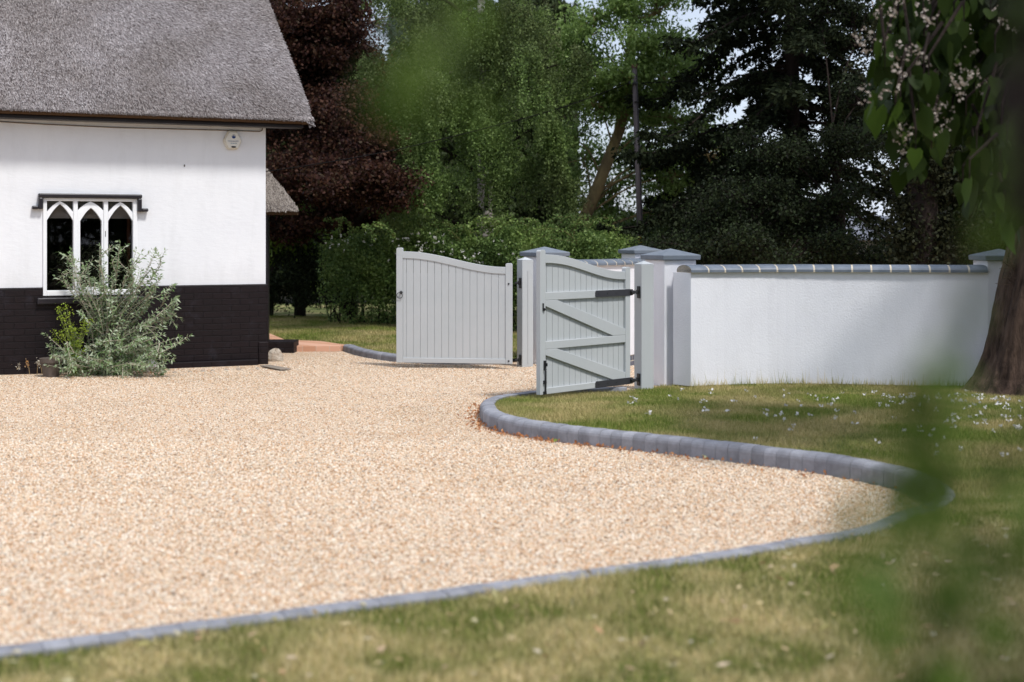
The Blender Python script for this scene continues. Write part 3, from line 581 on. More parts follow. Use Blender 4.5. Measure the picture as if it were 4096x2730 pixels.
def pillar(corner, rz, label, H=1.335, z0=-.2, s=.40):
    o = empty('wall_pillar', (corner[0], corner[1], 0), rz, label, 'pillar', 'white rendered pillars with blue-grey caps')
    MB().box(0, s, 0, s, z0, H).build('shaft', MAT['render'], o, bevel=.008)
    e = .035; c = MB(); a, b = -e, s+e; m_ = s/2
    c.add([(a, a, H+.001), (b, a, H+.001), (b, b, H+.001), (a, b, H+.001), (a-.003, a-.003, H+.052), (b+.003, a-.003, H+.052), (b+.003, b+.003, H+.052), (a-.003, b+.003, H+.052), (m_, m_, H+.122)],
          [(3, 2, 1, 0), (0, 1, 5, 4), (1, 2, 6, 5), (2, 3, 7, 6), (3, 0, 4, 7), (4, 5, 8), (5, 6, 8), (6, 7, 8), (7, 4, 8)]); c.build('cap', MAT['cap'], o, bevel=.007)
    return o
pillar((1.617, 15.10), GA, 'white pillar right behind the nearest gate post')
pillar((.315, 17.62), GA, 'white pillar between the hedge and the gate opening')
pillar((1.76, 20.30), GA, 'white pillar farthest away, in front of the utility pole')
pillar((4.96, 14.84), R(3), 'white pillar half hidden by the big tree trunk')

def wall(name, front, side, th, z0, H, label, group, endpt=None, dpc=True):
    C = resample(catmull(front, .05), .1); Nn = normals2(C)*side; o = empty(name, (0, 0, 0), 0, label, 'garden wall', group)
    n = len(C); Bk = C+Nn*th
    if endpt is not None: Bk[0] = endpt
    def strip(za, zb, o0=0, o1=0):
        vs = []
        for i in range(n):
            f_ = C[i]-Nn[i]*o0; b_ = Bk[i]+Nn[i]*o1
            vs += [(f_[0], f_[1], za), (b_[0], b_[1], za), (b_[0], b_[1], zb), (f_[0], f_[1], zb)]
        return MB().add(vs, [(4*i+j, 4*i+(j+1) % 4, 4*(i+1)+(j+1) % 4, 4*(i+1)+j) for i in range(n-1) for j in range(4)]+[(3, 2, 1, 0), (4*(n-1), 4*(n-1)+1, 4*(n-1)+2, 4*(n-1)+3)])
    strip(z0, H).build('render_face', MAT['render'], o)
    if name == 'curved_wall' and z0 > .0:
        strip(-.3, z0-.003, -.006, -.006).build('brick_base', MAT['greybrick'] if dpc else MAT['black'], o)
    # coping of bullnosed bricks
    c = MB(); mo = MB(); Cf = resample(catmull(front, .05), .2); Nf = normals2(Cf)*side; ov = .035; W_ = th+2*ov
    prof = [(0, H+.002), (0, H+.028), (.012, H+.046), (.05, H+.066), (.11, H+.078), (W_/2, H+.081), (W_-.11, H+.078), (W_-.05, H+.066), (W_-.012, H+.046), (W_, H+.028), (W_, H+.002)]
    for i in range(len(Cf)-1):
        for tgt, ga, gb, dz in ((c, .05, .95, random.uniform(-.0015, .0015)), (mo, .05 if i == 0 else 0, .95 if i == len(Cf)-2 else 1, -.0025)):
            vs = []
            for t in (ga, gb):
                p_ = Cf[i]*(1-t)+Cf[i+1]*t; q_ = Nf[i]*(1-t)+Nf[i+1]*t; q_ = q_/np.linalg.norm(q_)
                if endpt is not None and i == 0 and t < .5: p_ = p_-(Cf[1]-Cf[0])*.12; 
                for (u_, z) in prof: r_ = p_+q_*(u_-ov+(.002 if tgt is mo else 0)*(1 if u_ < W_/2 else -1)); vs.append((r_[0], r_[1], z+dz))
            k = len(prof); tgt.add(vs, [(j, j+1, k+j+1, k+j) for j in range(k-1)]+[tuple(range(k-1, -1, -1)), tuple(range(k, 2*k)), (0, k, 2*k-1, k-1)])
    cp = c.build('coping', MAT['coping'], o, smooth=False); mo.build('mortar', MAT['mortar'], cp)
    return o
wall('curved_wall', wall_front, -1, .235, .022, 1.207, 'long white curved wall behind the lawn, with slate-blue coping', 'curved white entrance walls', endpt=(1.705, 15.04), dpc=False)
wall('curved_wall', [(.66, 17.92), (1.0, 18.28), (1.38, 18.72), (1.70, 19.22), (1.93, 19.8), (2.02, 20.36)], -1, .235, .0, 1.207, 'short white wall seen through the gate opening, brick at its foot', 'curved white entrance walls')
# brick foot of the farther wall
C = resample(catmull([(.66, 17.92), (1.0, 18.28), (1.38, 18.72), (1.70, 19.22), (1.93, 19.8), (2.02, 20.36)], .05), .1); Nn = -normals2(C); vs = []
for i in range(len(C)):
    f_ = C[i]+Nn[i]*.008; b_ = C[i]+Nn[i]*.22; vs += [(f_[0], f_[1], -.3), (b_[0], b_[1], -.3), (b_[0], b_[1], -.003), (f_[0], f_[1], -.003)]
fb = MB().add(vs, [(4*i+j, 4*i+(j+1) % 4, 4*(i+1)+(j+1) % 4, 4*(i+1)+j) for i in range(len(C)-1) for j in range(4)]).build('brick_base', MAT['greybrick']); fb.parent = bpy.data.objects['curved_wall.001']

# ------------------------------------------------------------------ small things by the cottage
def house_pt(s, out=0): return np.array([-3.06-.895*s+.444*out, 17.67-.444*s-.895*out])
def rock(name, loc, size, mat, label, seed):
    r_ = np.random.default_rng(seed); nu, nv = 14, 9; mb = MB(); vs = []; ph = r_.uniform(0, 6, 6)
    for j in range(nv+1):
        v = j/nv*PI
        for i in range(nu):
            u_ = i/nu*2*PI; k = 1+.16*math.sin(2*u_+ph[0])+.12*math.sin(3*v+ph[1])+.08*math.sin(4*u_+ph[2]+2*v)+r_.uniform(-.05, .05)
            vs.append((size[0]*k*math.sin(v)*math.cos(u_), size[1]*k*math.sin(v)*math.sin(u_), size[2]*(k*math.cos(v)+.75)))
    mb.add(vs, [(j*nu+i, j*nu+(i+1) % nu, (j+1)*nu+(i+1) % nu, (j+1)*nu+i) for j in range(nv) for i in range(nu)]); o = mb.build(name, mat); o.location = loc
    return tag(o, label, 'stone')
rock('stone', (*G(1100, 1446), -.01), (.10, .07, .085), MAT['stone'], 'pale pointed stone on the gravel at the cottage corner', 3)
rock('stone', (*G(606, 1492), -.01), (.085, .06, .09), MAT['stone_orange'], 'white and rusty stone at the foot of the silver bush', 5)
for i, (px, py) in enumerate([(700, 1494), (760, 1491), (812, 1489), (850, 1486), (905, 1484), (955, 1482), (1030, 1478)]):
    o = rock('flint', (*G(px, py), -.005), (.022+.004*(i % 3), .02, .016), MAT['stone_orange'] if False else MAT['stone'], 'small pale flint in the row along the black footing', 20+i); o['group'] = 'flints along the footing'
dc = MB(); a, b, c_, d_ = G(1040, 1470), G(1078, 1467), G(1165, 1483), G(1120, 1486); dc.prism([a, d_, c_, b], .012, .024, 'z')
tag(dc.build('paving_slab', M('brown_slab', (.2, .17, .14), (.27, .23, .19), 20, .8, .2), bevel=.003), 'thin flat slab lying on gravel by the plinth corner', 'slab')

PL = G(205, 1507); pot = empty('plant_pot', (PL[0], PL[1], 0), 0, 'empty-looking taupe plastic pot standing against the black plinth', 'plant pot')
def lathe(prof, n=28):
    mb = MB(); vs = [(r_*math.cos(2*PI*k/n), r_*math.sin(2*PI*k/n), z) for r_, z in prof for k in range(n)]
    return mb.add(vs, [(i*n+k, i*n+(k+1) % n, (i+1)*n+(k+1) % n, (i+1)*n+k) for i in range(len(prof)-1) for k in range(n)])
lathe([(0, .0), (.085, .0), (.112, .155), (.122, .157), (.125, .165), (.129, .205), (.131, .21), (.124, .212), (.118, .18), (.0, .178)]).build('body', MAT['pot'], pot, smooth=False)
nn = 60; C = np.c_[rng.uniform(-.02, .1, nn), rng.uniform(-.06, .06, nn), np.full(nn, .18)+rng.uniform(0, .03, nn)]; V_, F_ = leaves(C, .03, .25, -1.0); npmesh('weed', V_, F_, leafmat('dry_weed', [(.12, .13, .05), (.3, .26, .12)], .2), pot)

def plant(name, base, stems, leafL, leafA, mat, stemmat, label, cat, pairgap=.03, leafkw={}, flower=None):
    """stems: list of polylines (world-relative to base)"""
    o = empty(name, (base[0], base[1], 0), 0, label, cat); st = MB(); LC, LD, LW = [], [], []
    for S in stems:
        S = catmull(S, .02); rr = np.linspace(.0065, .002, len(S)); st.tube(S[::3] if len(S) > 6 else S, list(rr[::3] if len(S) > 6 else rr), 5, False)
        s = np.r_[0, np.cumsum(np.linalg.norm(np.diff(S, axis=0), axis=1))]; x = s[-1]*.12; ang = rng.uniform(0, PI)
        while x < s[-1]:
            p_ = np.array([np.interp(x, s, S[:, k]) for k in range(3)]); i = min(np.searchsorted(s, x), len(S)-1); T = unit(S[i]-S[max(i-1, 0)])
            a_ = unit(np.cross(T, [.1, .2, 1])+1e-6); b_ = np.cross(T, a_)
            for sg in (1, -1):
                d = (a_*math.cos(ang)+b_*math.sin(ang))*sg*.9+T*rng.uniform(.2, .9)+rng.normal(size=3)*.15; d = unit(d); d[2] -= .1; l = leafL*rng.uniform(.55, 1.25)*(1-.35*x/s[-1])
                w_ = unit(np.cross(d, T+rng.normal(size=3)*.4)); LC.append(p_); LD.append(d*l); LW.append(w_*l*leafA)
            ang += PI/2+rng.normal()*.3; x += pairgap*rng.uniform(.7, 1.4)
        LC += [S[-1]]*3; LD += [unit(T+rng.normal(size=3)*.5)*leafL*.7 for _ in range(3)]; LW += [unit(np.cross(T, rng.normal(size=3)))*leafL*.7*leafA for _ in range(3)]
    st.build('stem', stemmat, o); V_, F_ = diamonds(np.array(LC), np.array(LD), np.array(LW), .12); npmesh('foliage', V_, F_, mat, o); return o
BB = G(425, 1496)
stems = []
# main fan of stems; ends picked so that the outline is the bush in the photo
ends = [(480, 975), (545, 1000), (400, 985), (620, 1010), (660, 1005), (690, 1150), (640, 1110), (700, 1210), (670, 1250), (715, 1350), (650, 1340), (690, 1420), (600, 1180), (560, 1080), (520, 1050), (280, 1020), (300, 1050),
        (350, 1050), (330, 1080), (270, 1060), (420, 1060), (450, 1100), (380, 1120), (210, 1390), (215, 1420), (240, 1440), (260, 1400), (290, 1330), (320, 1250), (230, 1460), (270, 1470), (340, 1160), (480, 1150), (560, 1200), (610, 1280), (520, 1260), (430, 1230), (390, 1300), (470, 1340), (540, 1370), (600, 1400), (640, 1460), (560, 1460), (500, 1440), (440, 1430), (380, 1450), (330, 1460), (300, 1480), (590, 1350), (350, 1390), (655, 1480), (410, 1370), (620, 1420), (580, 1440), (460, 1200), (530, 1130)]
for px, py in ends:
    for rep in range(2):
        D = BB[1]-rng.uniform(-.12, .32)-(.25 if py > 1330 else 0); e = W(px+rng.normal()*14*(rep > 0), py+rep*abs(rng.normal())*40, D); e[2] = max(e[2], .05); b = np.array([BB[0]+rng.normal()*.10, BB[1]+rng.uniform(-.1, .05), 0.0]); bend = np.array([(e[0]-b[0])*.22, (e[1]-b[1])*.3, (e[2])*.5])
        m1 = b+bend; m2 = b+(e-b)*.75+np.array([0, 0, .04]); base = np.array([BB[0], BB[1], 0]); S = [b-base, m1-base, m2-base, e-base]; stems.append(S)
        if rng.uniform() < .9:
            q = m2-base; dr = (e-m2); stems.append([q, q+dr*.5+rng.normal(size=3)*.05, q+dr*.8+rng.normal(size=3)*.11+[0, 0, .02]])
plant('silver_bush', BB, stems, .078, .36, leafmat('silver_green_leaf', [(.12, .20, .07), (.24, .33, .16), (.36, .44, .27), (.5, .56, .42), (.10, .2, .04)], .25), M('pale_stem', (.3, .26, .2), (.42, .38, .3), 8), 'tall silvery-green leggy bush growing in front of the gothic window', 'bush', .029)
LB = G(300, 1504); stems = []
for k in range(26):
    px, py = rng.uniform(212, 365), rng.uniform(1215, 1400); e = W(px, py, LB[1]+rng.normal()*.04); base = np.array([LB[0], LB[1], 0]); e = e-base; stems.append([np.array([rng.normal()*.04, 0, 0]), e*[.4, .5, .6], e])
lp = plant('lime_plant', (LB[0], LB[1]), stems, .045, .8, leafmat('lime_leaf', [(.14, .22, .02), (.28, .38, .04), (.42, .5, .06)], .3), M('green_stem', (.2, .24, .08)), 'lime-green leafy plant at the left side of the silver bush', 'plant', .05)
C = []
for S in stems:
    for q in range(16): C.append(np.array(S[-1])+rng.normal(size=3)*.028)
V_, F_ = leaves(np.array(C), .02, .9, -.3); npmesh('blossom', V_, F_, leafmat('lime_blossom', [(.22, .32, .03), (.38, .46, .07)], .3), lp)
for i, (px, hh, ln) in enumerate([(36, 1462, .02), (55, 1470, .05), (115, 1455, -.03), (145, 1452, .01), (165, 1455, -.04)]):
    b = G(px, 1500); o = empty('dried_seedhead', (b[0], b[1]+.03, 0), 0, ['dried pale seedhead leftmost against the black plinth', 'short bent dried seedhead, second from the left edge', 'rusty orange dried seedhead, third from the left edge', 'upright dried seedhead just left of the plant pot', 'thin curved dry stalk touching the plant pot'][i], 'dried plant', 'dried seedheads along the plinth')
    z = 1.6-(hh-942)*b[1]/F; MB().tube([(0, 0, 0), (ln*.3, 0, z*.6), (ln, 0, z)], .003, 5).build('stalk', M('dry_stalk', (.35, .24, .12)), o)
    C = np.array([[ln, 0, z]])+rng.normal(size=(40, 3))*[.008, .008, .02]; V_, F_ = leaves(C, .02, .5, -.4); npmesh('seeds', V_, F_, leafmat('seed', [(.5, .4, .25), (.6, .28, .08)] if i == 2 else [(.5, .44, .34), (.65, .6, .5)], .2), o)

# ------------------------------------------------------------------ hedge
HM = leafmat('rose_leaf', [(.04, .08, .02), (.075, .13, .033), (.12, .19, .05), (.18, .26, .08)], .35, patch=[(.08, .14, .03), (.14, .22, .05), (.22, .31, .08), (.29, .37, .12)], pscale=1.2)
hedge = empty('rose_hedge', (-1.2, 23, 0), 0, 'wide green rambling rose hedge with white flowers behind the smooth gate', 'hedge')
hl = catmull([(-3.3, 24.9), (-2.2, 24.0), (-1.0, 23.2), (.2, 22.4), (1.25, 21.6)], .1)
def hedge_points(n, hl, depth, top, base=0):
    k = rng.integers(0, len(hl), n); Nn = normals2(hl); u = rng.uniform(0, 1, n); P = hl[k]+rng.normal(size=(n, 2))*.06-Nn[k]*(u**1.5*depth)[:, None]; return P, k/len(hl), u
n = 95000; P, kk, u = hedge_points(n, hl, 1.3, 0); topz = 1.60+.10*np.sin(kk*21)+.07*np.sin(kk*47+1)-.28*np.clip(.18-kk, 0, 1)*4-.08*smooth01((kk-.75)/.25)
zr = rng.uniform(0, 1, n); zr = np.where(rng.uniform(size=n) < .75, .3+.7*zr**.6, zr); z = topz*zr-.25*(u-.35)**2
bul = .25*np.sin(zr*PI*.9); P[:, 1] -= bul
lump = .14*np.sin(P[:, 0]*5+z*4)*np.sin(z*6+P[:, 0]*2.5); P[:, 1] += lump
C = np.c_[P, z]-[-1.2, 23, 0]; V_, F_ = leaves(C, .05, .6, .1); npmesh('foliage', V_, F_, HM, hedge)
# arching sprays above the top
sp = MB(); C = []
for k in range(70):
    q = rng.uniform(.08, 1); i = int(q*(len(hl)-1)); b = np.r_[hl[i]+[0, rng.uniform(0, .6)], 1.5]-[-1.2, 23, 0]; dx = rng.normal()*.4+(.5 if q > .9 else 0); h = rng.uniform(.12, .42)
    pts = [b, b+[dx*.4, -.05, h*.9], b+[dx, -.1, h*(.95 if k % 3 else .6)]]; S = catmull(pts, .03); sp.tube(S, list(np.linspace(.006, .002, len(S))), 4, False)
    for s in S: C += [s+rng.normal(size=3)*.02 for _ in range(6)]
for b, e in [((1965, 965), (2060, 880)), ((2120, 985), (2265, 925)), ((2200, 960), (2370, 1010)), ((1500, 960), (1460, 905)), ((1580, 950), (1500, 898))]:
    a_ = W(*b, 22)-[-1.2, 23, 0]; e_ = W(*e, 21.7)-[-1.2, 23, 0]; S = catmull([a_, (a_+e_)/2+[0, 0, .07], e_], .03); sp.tube(S, .004, 4, False)
    for s in S: C += [s+rng.normal(size=3)*.025 for _ in range(9)]
sp.build('spray', M('rose_stem', (.16, .13, .05)), hedge); V_, F_ = leaves(np.array(C), .045, .6, .2); npmesh('spray_foliage', V_, F_, HM, hedge)
# flowers: loose white clusters
C = []
for (px, py) in [(1375, 968), (1390, 985), (1605, 975), (1620, 955), (1670, 965), (1735, 940), (1755, 955), (1760, 1000), (1895, 1045), (1920, 1030), (1570, 1030), (1330, 965), (1690, 1000), (1990, 985), (2075, 1015), (1845, 990), (1480, 960)]:
    i = np.argmin(np.abs((hl[:, 0]/hl[:, 1])-(px-2048)/F)); c0 = W(px, py, hl[i, 1]-.32)
    for q in range(4):
        c1 = c0+rng.normal(size=3)*[.08, .06, .06]; C += [c1+rng.normal(size=3)*.010 for _ in range(4)]
V_, F_ = leaves(np.array(C)-[-1.2, 23, 0], .03, .9, 0); npmesh('blossom', V_, F_, leafmat('white_rose', [(.7, .68, .62), (.8, .78, .74)], .2), hedge)
st = MB()
for k in range(90):
    i = rng.integers(0, len(hl)); b = np.r_[hl[i]+[0, rng.uniform(.1, .9)], 0]-[-1.2, 23, 0]; st.tube([b, b+[rng.normal()*.15, 0, .5], b+[rng.normal()*.3, -.1, 1.1]], [.015, .01, .006], 5, False)
st.build('stem', MAT['barkdark'], hedge)

# ------------------------------------------------------------------ trees
def tree(name, label, cat, trunk, trad, lobes, leaf, asp, mat, bark, nleaf, clumpr, droop=.25, flat=.6, limb=.05, group=None, seed=0, strands=False, limbs=True):
    """trunk: world polyline; lobes: (x,y,z,rx,ry,rz,nclumps)"""
    global rng
    rng = np.random.default_rng(100+seed); base = np.array([trunk[0][0], trunk[0][1], 0.]); o = empty(name, tuple(base), 0, label, cat, group)
    T = catmull(trunk, .15)-base; tr = MB(); rr = np.interp(np.linspace(0, 1, len(T)), np.linspace(0, 1, len(trad)), trad); tr.tube(T, list(rr), 14); trunk_o = tr.build('trunk', bark, o, smooth=True)
    br = MB(); CC = []
    for (x, y, z, rx, ry, rz, nc) in lobes:
        c = np.array([x, y, z])-base
        if limbs:
            k = int(np.clip(np.searchsorted(T[:, 2], c[2]-.8), 1, len(T)-1)); a = T[k]; m_ = (a+c)/2+[0, 0, .15]; S = catmull([a, m_, c], .2); br.tube(S, list(np.linspace(max(limb, rr[k]*.2), .01, len(S))), 7, False)
        K = max(4, nc//7); sd_ = unit(rng.normal(size=(K, 3)))*rng.uniform(.35, 1.0, (K, 1)); P = c+(sd_[rng.integers(0, K, nc)]+rng.normal(size=(nc, 3))*.15)*[rx, ry, rz]; CC.append(P)
        if limbs and not strands:
            for p_ in P[::max(1, nc//14)]: br.tube([c, (c+p_)/2+rng.normal(size=3)*.08, p_], [.02, .012, .006], 5, False)
    if limbs: br.build('limb', MAT['barkdark'] if strands else bark, o)
    CC = np.concatenate(CC); m = len(CC); n = nleaf*m; idx = np.repeat(np.arange(m), nleaf)
    if strands:
        t = rng.uniform(0, 1, n); ln = rng.uniform(.35, 1.0, m)[idx]; sub = rng.integers(0, 5, n); offs = rng.normal(size=(m, 5, 2))*clumpr*.8
        C = CC[idx].copy(); C[:, :2] += offs[idx, sub]*(.3+.7*t[:, None]); C[:, 2] -= t*ln; C += rng.normal(size=(n, 3))*.03
    else:
        C = CC[idx]+rng.normal(size=(n, 3))*clumpr*np.array([1, 1, flat])*rng.uniform(.6, 1.3, m)[idx][:, None]
    C = C[C[:, 2] > .1]
    V_, F_ = leaves(C, leaf, asp, droop); npmesh('crown', V_, F_, mat, o); return o
def P3(px, py, D): return tuple(W(px, py, D))
def lobe(px, py, D, rx, rz, n, ry=None): x, y, z = W(px, py, D); return (x, y, z, rx, ry or rx, rz, n)

beech = leafmat('copper_leaf', [(.020, .009, .008), (.034, .014, .012), (.055, .022, .016), (.085, .038, .022), (.045, .035, .018)], .3, spec=.15, rough=.6)
tree('copper_beech', 'tall dark copper-red beech behind the cottage gable', 'tree', [P3(1400, 1250, 26.5)[:2]+(0,), P3(1385, 960, 26.5), P3(1380, 500, 26.5), P3(1370, 0, 26.5), P3(1370, -300, 26.5)], [.17, .15, .12, .08, .03],
     [lobe(1150, 150, 26, 1.4, 1.0, 60), lobe(1120, 60, 25.8, .8, .7, 60), lobe(1110, 260, 25.8, .8, .6, 60), lobe(1220, 230, 26.4, .9, .7, 60), lobe(1330, 450, 25.4, .75, .5, 60), lobe(1400, 300, 26.2, .4, .6, 26), lobe(1300, 180, 26.8, .8, .7, 50), lobe(1180, 420, 25.6, 1.3, .8, 60), lobe(1330, 60, 26, .8, 1.0, 50), lobe(1330, 350, 25.8, .9, .7, 45), lobe(1250, 620, 25.4, 1.3, .6, 65), lobe(1420, 560, 26, .75, .5, 35), lobe(1200, 770, 25.2, 1.1, .45, 50),
      lobe(1450, 720, 23.0, .75, .35, 50), lobe(1540, 790, 22.9, .45, .22, 26), lobe(1470, 560, 23.2, .45, .4, 30), lobe(1420, 420, 23.4, .4, .4, 22), lobe(1330, 850, 25.4, 1.1, .35, 40), lobe(1130, 900, 25.6, .7, .35, 22), lobe(1000, 300, 27, 2.0, 2.0, 60), lobe(1200, -350, 26.5, 2.2, 1.6, 50), lobe(1480, 880, 26, .6, .2, 14)],
     .062, .72, beech, MAT['barkdark'], 165, .17, seed=1, flat=.45)
birchm = leafmat('birch_leaf', [(.06, .10, .025), (.10, .165, .04), (.16, .24, .06), (.23, .32, .10)], .38, patch=[(.06, .075, .03), (.09, .11, .04), (.12, .145, .055), (.17, .2, .08)], pscale=.45)
tree('birch_tree', 'broad weeping birch with hanging green foliage in the middle', 'tree', [P3(1950, 1250, 25)[:2]+(0,), P3(1945, 900, 25), P3(1940, 400, 25), P3(1925, 80, 24.6), P3(1925, -250, 25)], [.2, .17, .12, .07, .03],
     [lobe(1690, -40, 24.5, .8, .6, 36), lobe(1600, 280, 24.3, .6, .45, 32), lobe(1850, 60, 24.2, .9, .5, 40), lobe(1740, 330, 23.9, .9, .45, 44), lobe(2100, 60, 24.2, .9, .5, 38), lobe(2050, 300, 23.9, .9, .5, 40), lobe(2230, 260, 24.4, .6, .5, 30),
      lobe(1600, 540, 23.7, .7, .3, 32), lobe(1880, 500, 23.7, .9, .35, 40), lobe(2120, 520, 23.9, .7, .4, 32), lobe(1700, 700, 23.6, .7, .25, 30), lobe(1950, 700, 24.0, .8, .3, 26), lobe(2200, 680, 24.2, .5, .35, 24), lobe(1700, 840, 24.2, .6, .15, 16), lobe(1900, -300, 25, 2.2, 1.2, 60), lobe(1900, 200, 26, 2.0, 1.2, 80), lobe(1900, 600, 26.2, 1.8, .8, 60)],
     .046, .6, birchm, MAT['birchbark'], 210, .16, droop=1.0, seed=2, strands=True)
ashm = leafmat('ash_leaf', [(.10, .16, .035), (.17, .26, .06), (.25, .36, .10), (.32, .44, .16)], .45)
tree('leaning_tree', 'light green tree with a leaning lichen-coated trunk left of the pole', 'tree', [P3(2270, 1100, 25.5)[:2]+(0,), P3(2300, 980, 25.5), P3(2370, 800, 25.5), P3(2440, 620, 25.7), P3(2490, 470, 26), P3(2520, 200, 26), P3(2560, -150, 26)], [.135, .12, .11, .10, .085, .06, .03],
     [lobe(2400, 60, 25.5, .9, .6, 34), lobe(2620, 60, 25.5, .8, .5, 24), lobe(2360, 260, 25.3, .6, .5, 28), lobe(2520, 320, 25, .7, .4, 32), lobe(2380, 420, 25.2, .6, .3, 20), lobe(2640, 330, 25.2, .6, .5, 24), lobe(2700, 480, 25.6, .6, .4, 18), lobe(2560, 480, 26.2, .7, .35, 20), lobe(2620, 640, 26.5, .6, .35, 14), lobe(2700, 700, 26.5, .5, .4, 14), lobe(2430, 660, 27, .5, .2, 5), lobe(2830, 620, 27, .7, .5, 14), lobe(2500, -250, 26, 1.6, .9, 30), lobe(2300, 560, 26.5, .35, .35, 8), lobe(2560, 180, 25.2, .9, .6, 34), lobe(2800, 250, 26.5, .8, .6, 26), lobe(2300, 150, 26, .6, .6, 22), lobe(2600, 850, 27, .6, .4, 18), lobe(2420, 870, 27.5, .45, .3, 9), lobe(2760, 820, 27, .6, .5, 22), lobe(2560, 700, 27.5, .5, .4, 12), lobe(2480, 400, 25.5, .6, .35, 16), lobe(2330, 640, 26.8, .4, .35, 9), lobe(2500, 600, 27, .5, .3, 12), lobe(2470, 760, 27.2, .5, .3, 10), lobe(2340, 820, 27.2, .35, .3, 8)],
     .08, .5, ashm, MAT['barkpale'], 105, .18, droop=.6, seed=3, limb=.018)
pinem = leafmat('pine_needles', [(.05, .075, .055), (.09, .12, .085)], .15)
tree('scots_pine', 'scots pine with a reddish trunk between the copper and birch trees', 'tree', [P3(1385, 1200, 34)[:2]+(0,), P3(1388, 700, 34), P3(1386, 300, 34), P3(1384, -100, 34)], [.17, .15, .12, .08],
     [lobe(1480, 90, 33.5, 1.0, .5, 30), lobe(1440, 190, 33.5, .8, .3, 20), lobe(1520, 240, 34, .7, .35, 16), lobe(1380, -200, 34, 1.6, .8, 30)], .12, .12, pinem, MAT['barkred'], 130, .22, droop=-.2, seed=4, flat=.6)
brightm = leafmat('bright_leaf', [(.08, .14, .02), (.14, .22, .03), (.22, .32, .05)], .4)
tree('hazel_bush', 'bright green bush under the copper beech by the porch', 'bush', [P3(1080, 1180, 27)[:2]+(0,), P3(1100, 1000, 27), P3(1110, 880, 27)], [.06, .05, .02],
     [lobe(1130, 900, 26.5, .8, .4, 26), lobe(1230, 950, 26.8, .7, .35, 20), lobe(1080, 960, 27, .6, .4, 14)], .11, .6, brightm, MAT['barkdark'], 60, .2, seed=5)
yew = leafmat('yew_leaf', [(.010, .014, .008), (.018, .025, .012), (.028, .04, .018), (.04, .052, .024)], .15, spec=.05)
tree('yew_tree', 'dense dark yew bush low behind the garden lawn at left', 'bush', [P3(1200, 1290, 27)[:2]+(0,), P3(1200, 1000, 27)], [.12, .06],
     [lobe(1120, 1130, 26.8, .9, .55, 60), lobe(1290, 1130, 26.6, .8, .55, 50), lobe(1420, 1100, 26.4, .8, .6, 40), lobe(1180, 1030, 27.2, 1.0, .4, 40)], .07, .4, yew, MAT['barkdark'], 110, .2, seed=6)
dark = leafmat('dark_leaf', [(.012, .017, .010), (.02, .028, .013), (.035, .05, .02), (.02, .018, .017)], .15, spec=.06)
tree('holly_tree', 'dark dense evergreen mass behind the long white wall', 'tree', [P3(3350, 1150, 21)[:2]+(0,), P3(3350, 800, 21), P3(3330, 500, 21)], [.16, .12, .04],
     [lobe(3080, 620, 21, .65, .45, 34), lobe(3250, 640, 21, .7, .5, 36), lobe(3380, 560, 21, .5, .45, 22), lobe(3050, 820, 20.8, .8, .45, 50), lobe(3200, 840, 20.8, .8, .45, 46), lobe(2860, 870, 21, .6, .35, 34), lobe(2950, 960, 20.5, .8, .3, 50), lobe(3250, 980, 20.5, .9, .3, 54), lobe(2750, 980, 21.3, .7, .28, 40), lobe(3460, 1035, 20.5, .5, .10, 22), lobe(3430, 420, 21.3, .4, .4, 12), lobe(3420, 180, 21.8, .6, .6, 26), lobe(3280, 60, 22, .5, .5, 16)],
     .05, .6, dark, MAT['barkdark'], 150, .16, seed=7, limb=.014)
ivy = leafmat('ivy_leaf', [(.012, .014, .008), (.022, .024, .012), (.035, .038, .017)], .1, spec=.06)
tree('ivy_clad_tree', 'thick dark ivy-covered trunk behind the right end of the wall', 'tree', [P3(3700, 1200, 19)[:2]+(0,), P3(3690, 800, 19), P3(3690, 300, 19), P3(3700, -200, 19)], [.22, .2, .18, .15],
     [lobe(3680, 950, 19, .28, .5, 50), lobe(3700, 700, 19, .3, .5, 50), lobe(3720, 450, 19, .4, .5, 46), lobe(3840, 900, 19.3, .6, .6, 60), lobe(3960, 700, 19.5, .9, .9, 60), lobe(4100, 950, 19.5, .8, .6, 50), lobe(3800, 200, 19.4, 1.2, .9, 60), lobe(4150, 300, 19.5, 1.3, 1.3, 60)], .06, .7, ivy, MAT['barkdark'], 90, .14, droop=.8, seed=8, limbs=False)

